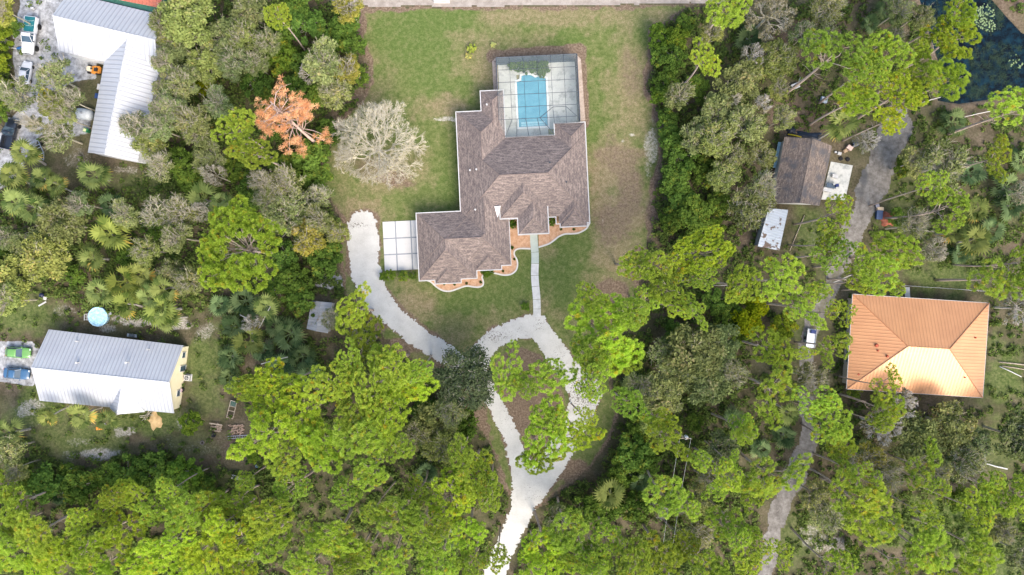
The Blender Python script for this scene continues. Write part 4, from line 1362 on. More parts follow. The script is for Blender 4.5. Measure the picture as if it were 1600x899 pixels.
def palm_crown(seed, R, nf, mat, blades=15, droop=.5, old=.2, fan=1.5):
    """fan fronds set round one head; each frond a spray of narrow blades"""
    g = np.random.default_rng(seed)
    VV, FF, TT, b = [], [], [], 0
    for i in range(nf):
        a = i * 2.399 + g.uniform(-.8, .8)
        el = (1 - (i + .5) / nf)                    # 1 = young, upright; 0 = old, hanging
        up = -.25 + 1.25 * el
        d = np.array([np.cos(a), np.sin(a), up])
        d /= np.linalg.norm(d)
        side = np.cross(d, [0, 0, 1.0])
        side /= np.linalg.norm(side) + 1e-9
        stem = R * g.uniform(.16, .56)
        c = d * stem
        bl = R * g.uniform(.44, .72)
        ang = np.linspace(-fan, fan, blades)
        tilt = g.normal(0, .25)
        nrm = np.cross(side, d)
        s2 = side * np.cos(tilt) + nrm * np.sin(tilt)
        dd = np.cos(ang)[:, None] * d + np.sin(ang)[:, None] * s2
        L = bl * (.72 + .28 * np.cos(ang))[:, None] * g.uniform(.9, 1.1, (blades, 1))
        mid = c + dd * L * .55
        tip = c + dd * L + np.array([0, 0, -1.0]) * L * droop * g.uniform(.25, .6)
        wv = np.cross(dd, nrm) * (bl * .078)
        q = np.stack([np.repeat(c[None], blades, 0), mid + wv, tip, mid - wv], 1).reshape(-1, 3)
        VV.append(q)
        FF.append(np.arange(len(q)).reshape(-1, 4) + b)
        b += len(q)
        base = .92 + g.uniform(-.05, .08) if (1 - el) > 1 - old and g.random() < .75 else .08 + .62 * g.random()
        TT.append(np.repeat(np.clip(base + g.normal(0, .07, blades), 0, 1), 4))
        # stalk
        w2 = side * .035
        q = np.array([-w2, w2, c + w2, c - w2])
        VV.append(q); FF.append(np.array([[0, 1, 2, 3]]) + b); TT.append(np.full(4, .6)); b += 4
    return np_mesh("crown", np.concatenate(VV), np.concatenate(FF), mat, {"tint": np.concatenate(TT)})

# -------- one prototype list per kind; every plant copies an Empty + trunk + crown
HB = {"pine": 15.0, "oak": 5.0, "broad": 2.6, "palm": 5.2, "saw": 1.1, "bare": 3.6}
PROTO = {}
def add_proto(kind, crown, trunk, R, base):
    PROTO.setdefault(kind, []).append((crown, trunk, R, base))

for i, (R, n, hole, st, de) in enumerate([(3.4, 12, .12, 1.0, 1), (3.4, 9, .25, 1.15, .95), (3.4, 13, .1, 1.0, 1.05), (3.4, 8, .3, 1.2, .85), (3.4, 10, .0, .9, 1.0), (3.4, 14, .2, 1.05, 1.0), (3.4, 9, .1, 1.3, .95), (3.4, 11, .25, 1.2, .9), (3.4, 12, .05, 1.1, 1.0), (3.4, 7, .2, 1.35, 1.0)]):
    cr, cl = pine_crown(100 + i, R, n, hole, .5, de, st)
    add_proto("P", cr, pine_trunk(100 + i, cl, HB["pine"], R), R, HB["pine"])
for i, (R, n, hole, st) in enumerate([(6.0, 22, .38, .95), (5.2, 20, .0, .88), (5.0, 16, .1, 1.1)]):
    cr, cl = pine_crown(130 + i, R, n, hole, .35, 1.0, st)
    add_proto("Q", cr, pine_trunk(130 + i, cl, HB["pine"], R), R, HB["pine"])
for i, (R, n, hole, st, de) in enumerate([(3.6, 6, .45, 1.25, .7), (3.6, 5, .5, 1.1, .65), (3.6, 7, .4, 1.4, .7)]):   # thin, branchy pines
    cr, cl = pine_crown(150 + i, R, n, hole, .6, de, st)
    add_proto("N", cr, pine_trunk(150 + i, cl, HB["pine"], R), R, HB["pine"])
for i in range(5):
    cr, cen = round_crown(200 + i, 3.8, 34, 150, .23, L_OAK, .6, asp=1.9)
    add_proto("O", cr, limb_mesh(200 + i, cen, 3.8, M_OAKT, HB["oak"], .22, 4, .016, .3), 3.8, HB["oak"])
for i in range(3):
    cr, cen = round_crown(220 + i, 3.8, 28, 105, .2, L_OAK, .6, asp=1.9)
    add_proto("G", cr, limb_mesh(220 + i, cen, 3.8, M_OAKT2, HB["oak"], .2, 8, .017, .42), 3.8, HB["oak"])   # thin grey oak
for i in range(4):
    cr, cen = round_crown(240 + i, 2.6, 26, 95, .27, L_BROAD, .6, asp=1.5)
    add_proto("B", cr, limb_mesh(240 + i, cen, 2.6, M_BARK_G, HB["broad"], .1, 1, .014, .2), 2.6, HB["broad"])
cr, cen = round_crown(260, 5.6, 70, 230, .2, L_DARKOAK, .5, asp=1.6)
add_proto("K", cr, limb_mesh(260, cen, 5.6, M_BARK_G, HB["oak"], .28, 3, .02, .16), 5.6, HB["oak"])
for i in range(4):
    add_proto("S", palm_crown(300 + i, 2.6, 21, L_PALM, 9, .6, .14, 1.15), MB().tube([(0, 0, -HB["palm"]), (.1 * i, .08, -HB["palm"] * .5), (0, 0, -.3)], [.22, .17, .13], 8).mesh("trunk", M_BARK_G), 2.5, HB["palm"])
for i in range(3):
    add_proto("W", palm_crown(320 + i, 2.3, 16, L_SAW, 9, .45, .05, 1.2), MB().tube([(0, 0, -HB["saw"]), (.2, .1, -HB["saw"] * .5), (0, 0, -.2)], [.16, .13, .1], 7).mesh("trunk", M_BARK_G), 2.3, HB["saw"])
for i in range(4):
    tm, ends = branching(400 + i, 3.4, HB["bare"], 5, M_TWIG if i % 2 else M_TWIGW, .14, .85, 3, .75, .014)
    g = np.random.default_rng(400 + i)
    E = np.array(ends)[::2]
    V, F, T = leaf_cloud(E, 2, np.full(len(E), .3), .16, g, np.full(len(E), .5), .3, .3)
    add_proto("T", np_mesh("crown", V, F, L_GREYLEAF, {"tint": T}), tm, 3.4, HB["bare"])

# photo pixel (crown centre as seen), radius in photo pixels, optional tone: + lighter yellower, - darker bluer
TREES = """
P 430 26 21|P 366 211 30|P 405 240 30|P 385 225 22|P 1132 17 38|P 1098 95 27|P 1490 62 42 1|P 1502 15 26 1|P 1440 110 36|P 1478 122 34 1
P 1352 118 34|P 1330 160 34 1|P 1408 152 38 1|P 1392 92 40|P 1386 190 24 2|N 1300 95 40 -|N 1590 172 38|N 1560 252 24|N 1470 325 32|N 1452 300 22
Q 381 386 74 1|P 552 490 31|P 562 536 36|P 590 562 22|P 612 572 30|P 548 560 24|P 985 408 27|P 1022 425 28|P 1042 452 30|P 1012 466 27|P 1056 476 26
Q 1094 390 44 1|P 1098 438 26|P 990 484 25|P 1088 492 24|Q 945 520 62 1|P 915 556 32|P 968 560 30|P 926 588 28|P 930 474 26
P 1160 440 32|P 1196 540 34|P 1222 432 40|P 1255 478 32|P 1304 494 20|P 1272 462 22|P 1300 546 24 -|P 1250 545 16|P 1306 336 26|P 1292 374 22|P 1292 396 26 -|P 1352 412 30
P 1396 398 38|P 1342 442 26|P 1370 434 26|P 1396 455 16|N 1560 436 36|N 1590 408 26
P 797 580 32|P 856 590 35|P 828 606 20|P 846 682 42 1|P 895 678 30 1|P 838 712 30|P 905 655 18|P 865 655 24
P 430 606 44 1|P 388 600 26|P 420 684 42 1|P 470 642 42 1|P 522 606 38|P 500 690 40 1|P 560 688 38|P 572 604 38|P 612 640 40 1|P 642 600 38 1|P 655 572 22|P 450 596 22
P 445 716 28|P 462 762 34 -|P 430 800 36|P 520 836 40|P 490 884 34|P 418 848 40|P 542 772 26 -|P 572 740 30 -|P 622 700 26|P 632 800 38|P 652 770 26|P 702 776 44 1|P 742 738 36|P 722 712 26
P 764 768 30|P 730 836 30 1|P 692 872 38|P 612 872 32|P 572 862 26|P 654 842 30|P 742 880 28|P 590 800 20 -|P 548 884 26|P 680 822 24|P 560 640 30|P 402 640 20
P 30 790 34|P 62 830 36|P 92 872 36 1|P 18 860 34|P 140 850 36 1|P 165 800 28|P 186 830 38 1|P 230 872 40 1|P 262 846 34 1|P 212 772 28|P 240 796 30|P 292 800 34|P 332 856 44 1|P 322 790 32
P 372 784 32|P 382 842 38 1|P 182 772 24|P 292 880 34 1|P 350 818 28 1|P 150 890 30 1|P 8 760 24|P 375 890 34 1|P 60 885 26 1|P 20 822 22|P 384 752 18|P 270 765 22|P 120 812 24
P 982 636 28 -|P 1042 690 34|P 1026 660 24|P 1092 720 19|P 1152 672 24 -|P 1176 682 20|P 1042 772 36|P 1068 786 22|P 1132 742 28|P 1146 724 20|P 1176 776 24|P 1142 820 36|P 1172 864 30|P 1208 742 36
P 840 850 36 1|P 834 886 36 1|P 882 826 34|P 912 866 38|P 952 846 30|P 990 880 34|P 1032 868 38|P 1066 856 26|P 1100 888 32|P 865 870 26 1|P 1118 770 22|P 1152 850 20|P 780 872 22|P 1205 870 24|P 935 892 26
P 1292 648 42|P 1310 690 28|P 1282 620 26|P 1386 640 30|P 1386 608 22|P 1375 664 18|P 1210 608 34|P 1196 770 20|N 1322 770 28|N 1354 790 38|P 1382 806 32|N 1442 732 26|P 1462 762 16|N 1436 796 22
N 1572 762 34|P 1456 856 38|P 1532 870 38|N 1412 880 26|N 1484 884 30|N 1548 764 24|P 1590 802 16|N 1346 750 24
O 262 98 22|O 262 136 22|O 256 168 20 1|O 268 60 20 1|O 300 30 44 1|O 350 62 38|O 276 72 28 -|O 330 98 34 1|O 372 100 28 -|O 290 132 28|O 262 40 26|B 320 132 19 3|O 272 172 28 -|O 302 190 28|O 250 200 24 -|O 238 226 26 1|G 215 195 24 -|O 330 252 26|O 380 60 26 1|O 400 100 22 -
O 345 160 26 -|O 315 215 24|G 255 260 24|O 392 20 30|O 420 70 24 -|B 282 256 24 -|B 300 285 22|B 400 300 26 -|B 440 60 22|B 440 92 28 1|B 482 42 28 -|B 522 60 28|B 542 32 24 -|O 546 14 24 2
O 512 98 36|O 542 108 24 2|O 524 146 26|B 462 150 28 -|B 500 150 20|B 552 70 20|B 404 132 24 -|B 480 104 24 -|B 420 160 20|B 512 212 22 -|B 482 246 28|B 452 268 28|B 496 276 24|G 450 290 28|B 500 242 18|B 372 262 24|B 430 205 16 -|B 560 120 16|B 470 12 24
O 14 20 22 2|B 6 60 20 2|B 5 100 18 2|B 6 140 18 2|B 4 176 16|B 24 45 14|G 92 125 34|G 32 148 28|O 86 165 22 1|G 118 160 20|G 96 214 26|G 60 196 16|O 105 185 18
S 35 248 22|S 12 280 24|S 145 275 24|S 65 286 18|S 92 298 18|S 20 318 24|S 52 322 24|S 310 204 20|S 318 316 26|S 166 370 28 1|S 146 404 22|S 216 424 22|S 186 446 24 1|S 156 466 22|S 196 480 22 1|S 262 482 30 1|S 250 450 22
S 268 498 20|S 235 462 20|S 350 322 16|S 382 536 24|S 412 470 22|S 1305 204 26|S 1530 376 28|S 1516 330 24|S 1494 362 18|S 1020 652 20|S 958 776 26|S 76 642 16|S 126 646 22|S 166 652 18|S 8 682 22|S 1240 612 20|S 1232 640 20
W 395 276 20|W 1170 60 24|W 1386 16 22|W 1360 36 17|W 1486 192 24|W 1514 272 24|W 1572 292 28|W 1578 322 28|W 1596 250 22|W 65 280 18|W 175 320 20|W 382 470 28|W 410 488 24|W 366 510 22|W 456 520 28|W 432 512 22|W 472 556 24|W 412 546 22|W 442 572 24
W 482 582 26|W 362 556 24|W 360 590 22|W 95 772 20|W 1226 682 22|W 1150 652 20|W 990 600 22|W 1545 360 22|W 1455 262 20|W 1500 396 20|W 1186 702 20|W 1346 700 18|W 700 836 22|W 668 740 20|W 1000 752 20|W 345 480 20
O 102 350 38|O 76 402 38 1|O 22 440 38 1|O 46 380 26|O 12 470 26 1|O 200 332 24|G 252 336 28|O 272 430 24 -|O 232 392 24 1|O 282 372 26 -|G 290 330 26|O 130 320 22 -|B 120 430 16 -|B 20 400 20 -|O 300 440 24|O 10 370 22 -|B 200 400 18 -|B 240 360 16 -
G 450 330 38|O 420 312 22|O 500 340 24|O 482 372 28 2|B 512 406 28|B 462 440 28 -|B 470 470 24 -|O 440 300 20|G 500 308 24|B 446 400 22 -|O 530 366 18 1|B 436 452 20 -|B 520 385 16|G 519 495 18|B 500 500 16
K 730 590 50|O 684 656 38|O 690 694 32 1|O 706 642 26|O 650 680 24|B 722 660 26 -|B 664 640 20 -
O 1078 548 46 -|G 1042 560 36|O 1122 540 36 -|O 1100 592 38|O 1030 618 36|O 1000 598 24|G 1140 580 26|B 1056 520 22 -|B 1136 492 24|B 1170 500 26 3|B 1150 520 18|B 1182 478 18 3|B 1222 512 22 2|B 1116 470 20
B 1030 60 20 1|B 1050 94 22|B 1040 128 20|B 1026 150 15 1|B 1028 90 16|B 1060 62 20 1|B 1070 40 16|O 1110 56 20 1|O 1200 100 30 1|O 1150 130 34|O 1062 152 24 -|O 1110 180 34|O 1160 200 34|O 1114 216 30 1|B 1060 242 30 -|B 1050 282 26|B 1100 270 24|B 1084 332 34
B 1046 346 20|B 1066 312 22 -|B 1120 320 20|B 1110 360 22 1|G 1172 326 36|G 1190 290 24|O 1186 246 24|O 1130 275 26 1|O 1140 240 24|B 1086 140 20|B 1040 190 18|B 1048 215 20 -|O 1088 216 26|B 1074 380 18 -|T 1198 28 40|T 1172 92 22
G 1290 16 30|O 1432 26 24 -|O 1252 60 24 -|O 1216 92 28 1|O 1216 140 18 1|O 1220 186 20|G 1462 262 40|O 1420 256 24|B 1410 262 18|T 1350 222 18|T 1456 390 22|T 1588 482 30|G 1420 352 24|O 1390 60 20 -|O 1290 60 22 -|O 1400 20 22|B 1400 340 14
G 1262 590 28|O 1430 682 42 -|O 1480 662 38|G 1500 722 32|O 1452 738 28|O 1352 716 28 2|G 1290 800 30|O 1582 680 38 -|T 1370 662 34|B 1495 782 22|B 1515 610 10 2|B 1334 612 12|O 1520 690 24 -|G 1330 720 26|T 1400 628 26
O 1122 700 30 -|O 1082 780 28|O 1062 840 26 -|G 1110 740 24|B 990 702 30 -|B 976 730 24|B 942 790 28|B 906 800 24|B 990 790 24 -|O 872 808 24|B 1000 670 22|B 1010 720 22 -|B 960 752 20|B 1085 660 14|G 1090 830 24
B 80 756 30 -|B 130 758 28 -|B 200 738 28 -|B 250 734 30|B 290 738 28 1|O 18 702 28|B 50 745 20|B 170 745 22|B 320 752 20|B 110 738 16|O 30 730 20|B 225 752 20 -|B 340 770 16 -|B 300 660 18 1|B 398 712 12 1
N 1300 880 30|O 1560 822 24|O 1270 772 24|N 1520 800 26|O 1592 862 28 -|G 1380 740 26|B 1330 862 14|T 490 116 20|T 340 276 18|T 1186 166 17|T 1140 160 15|T 575 648 20|T 1062 782 18|T 1030 794 15|T 1590 302 20|T 640 690 16|T 320 332 17|T 398 505 16|G 415 285 22|G 560 520 10|B 1480 650 16|B 610 430 9 1|B 630 432 9|B 598 432 7 1|B 645 431 7
"""
TONE = {"+": (1.15, 1.1, .9), "-": (.84, .9, .95), "1": (1.10, 1.10, .85), "2": (1.3, 1.12, .65), "3": (1.9, 1.45, .35), "0": (1, 1, 1)}
KNAME = {"P": ("pine_tree", "pine tree"), "Q": ("pine_tree", "pine tree"), "N": ("pine_tree", "pine tree"), "O": ("oak_tree", "oak tree"), "G": ("oak_tree", "oak tree"), "K": ("oak_tree", "oak tree"),
         "B": ("leafy_shrub", "shrub"), "S": ("palm_tree", "palm"), "W": ("palmetto", "palmetto"), "T": ("bare_tree", "bare tree")}
LOOK = {"P": "bright green pine", "P1": "yellow green pine", "P2": "pine with orange tinged tips", "P-": "dull green pine", "Q": "wide bright green pine", "N": "thin branchy pine", "N-": "thin dull pine",
        "O": "olive leafy oak", "O1": "pale olive oak", "O2": "yellowish oak", "O-": "dark olive oak", "G": "thin grey twiggy oak", "G-": "sparse dark twiggy oak", "K": "broad dark green oak",
        "B": "green leafy shrub", "B1": "fresh green shrub", "B2": "yellow green shrub", "B3": "bright yellow shrub", "B-": "dark green shrub",
        "S": "green fan palm", "S1": "fan palm with yellow fronds", "W": "bluish green palmetto", "T": "leafless grey tree"}
MARKS = [("big brown roof", 815, 290), ("screened pool", 840, 150), ("white slab", 622, 385), ("bare white tree", 590, 230), ("orange dead pine", 455, 185), ("white barn", 190, 120), ("white pickup", 48, 55),
         ("black pickup", 14, 210), ("cream house", 170, 580), ("round pool", 152, 495), ("green car", 28, 550), ("grey shed", 497, 495), ("white bench", 370, 747), ("log rack", 372, 683),
         ("gravel loop", 820, 560), ("drive fork", 815, 760), ("grass walk end", 839, 495), ("orange roof", 1435, 540), ("shingled cottage", 1250, 270), ("tin lean-to", 1207, 360),
         ("dark pond", 1540, 100), ("grey track bend", 1240, 720), ("utility pole", 1068, 684), ("white pipe", 1540, 725), ("top sandy road", 800, 0), ("photo's bottom edge", 500, 899), ("photo's bottom edge", 1000, 899),
         ("photo's bottom edge", 1400, 899), ("cottage patio", 1306, 285), ("sandy yard", 290, 690), ("wire fence", 1470, 450), ("white cart", 1267, 527)]

specs = []
for ln in TREES.strip().splitlines():
    for q in ln.split("|"):
        w_ = q.split()
        if w_:
            specs.append((w_[0], float(w_[1]), float(w_[2]), float(w_[3]), w_[4] if len(w_) > 4 else "0"))

specs = [("N" if k == "P" and x > 1180 and y > 200 and i % 2 == 0 and r < 38 else k, x, y, r, tn) for i, (k, x, y, r, tn) in enumerate(specs)]

def uniq_labels(items):
    """items: (look, x, y). A label from the look, the nearest landmark and the landmark it lies towards; order told by distance."""
    rows = []
    for i, (look, x, y) in enumerate(items):
        ms = sorted(MARKS, key=lambda m: math.hypot(m[1] - x, m[2] - y))
        n0 = ms[0]
        dx, dy = x - n0[1], y - n0[2]
        best = max((m for m in MARKS if m[0] != n0[0] and math.hypot(m[1] - n0[1], m[2] - n0[2]) < 520),
                   key=lambda m: (dx * (m[1] - n0[1]) + dy * (m[2] - n0[2])) / (math.hypot(dx, dy) + 1) / (math.hypot(m[1] - n0[1], m[2] - n0[2]) + 1))
        rows.append((look, n0[0], best[0], math.hypot(dx, dy), i))
    out = [None] * len(items)
    groups = {}
    for r in rows:
        groups.setdefault(r[:3], []).append(r)
    ords = ["nearest", "second", "third", "fourth", "fifth", "sixth", "seventh", "eighth", "ninth", "tenth", "eleventh", "twelfth"]
    for (look, a, b_), rs in groups.items():
        rs.sort(key=lambda r: r[3])
        for k, r in enumerate(rs):
            if len(rs) == 1:
                out[r[4]] = f"{look} near the {a} towards the {b_}"
            else:
                out[r[4]] = f"{look}, {ords[min(k, 11)]} from the {a} towards the {b_}"
    return out

looks = []
for k, x, y, r, tn in specs:
    lk = LOOK.get(k + tn, LOOK[k])
    s = ""
    if k in "PB" and tn in "01-" and r <= 22:
        s = "small "
    elif k in "P" and r >= 36:
        s = "large "
    looks.append((s + lk, x, y))
labels = uniq_labels(looks)
ZC = {"P": (15.5, 2.4), "Q": (16, 1), "N": (15.5, 2.5), "O": (6.0, 1.2), "G": (6.0, 1.2), "K": (6.5, .2), "B": (2.8, .8), "S": (5.6, 1.0), "W": (1.3, .3), "T": (5.0, .8)}
first = {}
for i, (k, x, y, r, tn) in enumerate(specs):
    pr = PROTO[k]
    j = {381: 0, 1094: 2, 945: 1}.get(int(x), 0) if k == "Q" else (i * 7 + int(x)) % len(pr)
    crown, trunk, R, base = pr[j]
    zc, zv = ZC[k]
    zc = zc + rnd.uniform(-zv, zv)
    if k == "B":
        zc = min(zc, .11 * r)
    if k == "P" and x < 420 and y > 720:
        zc -= 4 if x > 260 else 6.5
    if k == "O" and x < 130 and y < 230:
        zc = 6.5
    s = (r / PX) * (H - zc) / H / R * (((.97 if x < 1000 and y < 740 else .88) if k == "P" else 1.0) if k in "PQN" else 1.08)
    loc = P(x, y, zc)
    c_ = TONE[tn]
    v = rnd.uniform(.78, 1.18)
    hue = rnd.uniform(-.07, .07)
    rgba = (c_[0] * v * (1 + hue), c_[1] * v, c_[2] * v * (1 - hue), 1)
    root = bpy.data.objects.new(KNAME[k][0], None)
    root.empty_display_size = .3
    COL.objects.link(root)
    root.location = (loc.x, loc.y, 0)
    root.rotation_euler = (0, 0, rnd.uniform(0, 6.283) if k != "Q" else .4)
    tag(root, labels[i], KNAME[k][1], {"P": "pines", "Q": "pines", "N": "pines", "O": "oaks", "G": "oaks", "K": "oaks", "B": "leafy shrubs", "S": "fan palms", "W": "palmettos", "T": "bare trees"}[k])
    tk = link("trunk", trunk, None, root)
    cw_ = link("crown", crown, None, root)
    if k in "PQN":
        zs = zc / base
        tk.scale = (s, s, zs)
        cw_.location = (0, 0, zc)
        ex = rnd.uniform(.86, 1.18)
        tk.scale = (s * ex, s / ex, zs)
        cw_.scale = (s * ex, s / ex, s * .9)
    else:
        zs = s
        for o in (tk, cw_):
            o.location = (0, 0, zc)
        cw_.scale = (s, s, min(s, 1.4))
        tk.scale = (s, s, max(s, zc / base) if k in "SW" else zc / base)
    cw_.color = rgba
    if k in "SW":
        root.rotation_euler[0] = R_(rnd.uniform(-9, 9))
        root.rotation_euler[1] = R_(rnd.uniform(-9, 9))
    if k in "PQN":
        root.rotation_euler[0] = R_(rnd.uniform(-2.5, 2.5))
        root.rotation_euler[1] = R_(rnd.uniform(-2.5, 2.5))

# the pale leafless tree on the lawn
M_LAWNTWIG = speckle("lawn_tree_twig", (.36, .33, .255), (.56, .52, .42), 1.2, .95, .05)
bt_, ends = branching(783, 8.3, 2.6, 6, M_LAWNTWIG, .2, .95, 3, .85, .016, 8)
E = np.array(ends)
rad = np.hypot(E[:, 0], E[:, 1])
big = thing("bare_tree", "wide leafless tree with pale twigs standing alone on the lawn", "bare tree", (*P(590, 234, 3.4).xy, 0))
sc_ = 7.6 / np.percentile(rad, 93)
tk = link("trunk", bt_, None, big)
tk.location = (0, 0, 2.6)
tk.scale = (sc_, sc_, 1)
V, F, T = leaf_cloud(E[::3], 1, np.full(len(E[::3]), .4), .11, np.random.default_rng(3), np.full(len(E[::3]), .5), .3, .2)
cw_ = link("crown", np_mesh("crown", V, F, L_GREYLEAF, {"tint": T}), None, big)
cw_.location = (0, 0, 2.6)
cw_.scale = (sc_, sc_, 1)
cw_.color = (1.3, 1.25, 1.1, 1)

# the dead orange pine
def dead_pine():
    g = random.Random(5)
    t = thing("dead_pine", "dead pine with orange needles and bare pinkish limbs in the dark shrubs", "dead pine", (0, 0, 0))
    top, base = P(438, 172, 11.0), P(470, 212, 0)
    basex = P(438, 172, 11.0)
    t.location = (basex.x + 4.2, basex.y - 4.6, 0)
    t.scale = (1.22, 1.22, 1.0)
    lean = Vector((-4.4, 4.6, 12))
    mb = MB()
    tr = [lean * (i / 6) + Vector((math.sin(i) * .15, math.cos(i * 1.3) * .15, 0)) for i in range(7)]
    mb.tube(tr, [.3 - .038 * i for i in range(7)], 7)
    tips = []
    for k in range(40):
        f = g.uniform(.42, 1.0)
        p0 = lean * f
        a = k * 2.4 + g.uniform(-.4, .4)
        L = g.uniform(1.8, 4.4) * (1.15 - .35 * f)
        d = Vector((math.cos(a), math.sin(a), g.uniform(-.05, .35)))
        m = p0 + d * L * .5 + Vector((g.uniform(-.3, .3), g.uniform(-.3, .3), .2))
        e = p0 + d * L
        mb.tube([p0, m, e], [.075, .055, .02], 5)
        for j in range(5):
            q = m.lerp(e, g.uniform(0, 1))
            e2 = q + (d + Vector((g.uniform(-1, 1), g.uniform(-1, 1), g.uniform(-.1, .5)))).normalized() * g.uniform(.5, 1.3)
            mb.tube([q, e2], [.03, .012], 4)
            if g.random() < .8:
                tips.append(tuple(e2))
        tips.append(tuple(e))
    link("trunk", mb.mesh("trunk", M_DEADTWIG, True), None, t)
    C = np.array(tips)
    gg = np.random.default_rng(9)
    V, F, T = needles(C, unit(len(C), gg) * .5 + np.array([0, 0, .25]), 56, .55, .036, gg, 1.0, gg.uniform(.0, .9, len(C)))
    link("crown", np_mesh("crown", V, F, L_DEAD, {"tint": T}), None, t)
dead_pine()

# yellow flowering shrub in the barn yard
yl, cen = round_crown(500, 1.1, 12, 60, .16, L_YEL, .6)
t = thing("flowering_shrub", "small bright yellow flowering shrub among grey oaks of the barn yard", "shrub", (*P(69, 145, 6.8).xy, 0))
q = link("crown", yl, None, t)
q.location = (0, 0, 6.4)
q = link("trunk", limb_mesh(500, cen, 1.1, M_BARK_G, 6.4, .06, 1, .012, .2), None, t)
q.location = (0, 0, 6.4)

# loose shrubs of the beds, the lawn and the pool planter
def small_shrub(px, py, r, label, tone=(1, 1, 1), z=.0, loc=None, pidx=0, grp="small garden shrubs"):
    crown, trunk, R, base = PROTO["B"][pidx % 4]
    s = r / PX / R
    t = thing("garden_shrub", label, "shrub", loc if loc is not None else (*P2(px, py, .5), z), rnd.uniform(0, 6.28), grp)
    a = link("trunk", trunk, None, t)
    b_ = link("crown", crown, None, t)
    a.location = b_.location = (0, 0, s * 1.2)
    a.scale = (s, s, s * 1.2 / base)
    b_.scale = (s, s, s * .9)
    b_.color = (*tone, 1)
small_shrub(821, 480, 8, "small round green shrub on the lawn beside the end of the front walk", (.9, 1, .9))
small_shrub(801.5, 350, 7.5, "dark green shrub filling the notch on the garage side of the entry roof", (.8, .95, .8), pidx=1)
small_shrub(862.5, 346.5, 7.5, "dark green shrub filling the notch on the far side of the entry roof", (.8, .95, .8), pidx=2)
small_shrub(763, 425, 9, "low leafy shrub in the mulch below the garage eave", (.8, .9, .7), pidx=3)
small_shrub(755, 424, 5, "tiny shrub squeezed between garage eave and wavy kerb", (.8, .9, .7), pidx=1)
small_shrub(799.5, 387, 3.6, "dark little shrub against the garage wing beside the orange mulch", (.4, .5, .4), pidx=0)
for k, (x, y, lb) in enumerate([(694, 444, "tiny dark plant in orange mulch at the lowest garage corner"), (710, 444.5, "wider dark plant in the mulch under the garage bump"), (729, 443, "dark plant in mulch where the kerb dips below the garage"), (751, 441, "last dark plant before the kerb curls up to the garage"),
                                (804, 405, "dark sprig in orange mulch near the kerb's inner bend"), (786, 424, "dark sprig in mulch under the garage step"), (877, 358, "dark dot plant at the bed corner near the entry notch"), (897, 358.5, "dark dot plant midway along the narrow mulch strip")]):
    small_shrub(x, y, 2.4, lb, (.45, .5, .4), pidx=k)
small_shrub(737, 76, 8, "pale yellowish sapling in the grass above the pool cage", (3.0, 2.2, 2.4), pidx=2)
small_shrub(732, 87, 6, "greyish dry sapling in the grass above the pool cage", (3.6, 2.3, 4.5), pidx=1)
small_shrub(771, 70, 5, "ash grey weed clump beyond the corner of the pool cage", (3.8, 2.6, 5.5), pidx=0)
for k, (u, v, r, lb) in enumerate([(812, 104, 11, "dark planter shrub at the terrace corner end inside the screen cage"), (823, 106, 12, "dark planter shrub second along the pool's curved end"), (834, 109, 12, "dark planter shrub third along the pool's curved end"), (846, 104, 13, "dark planter shrub fourth along the pool's curved end"),
                                   (857, 110, 13, "big dark planter shrub at the pool's upper corner under the screen"), (853, 119, 8, "dark planter shrub leaning over the pool's upper corner")]):
    small_shrub(0, 0, r, lb, (.62, .72, .72), loc=(*HL2(u, v, .4), .12), pidx=k, grp="pool planter shrubs")

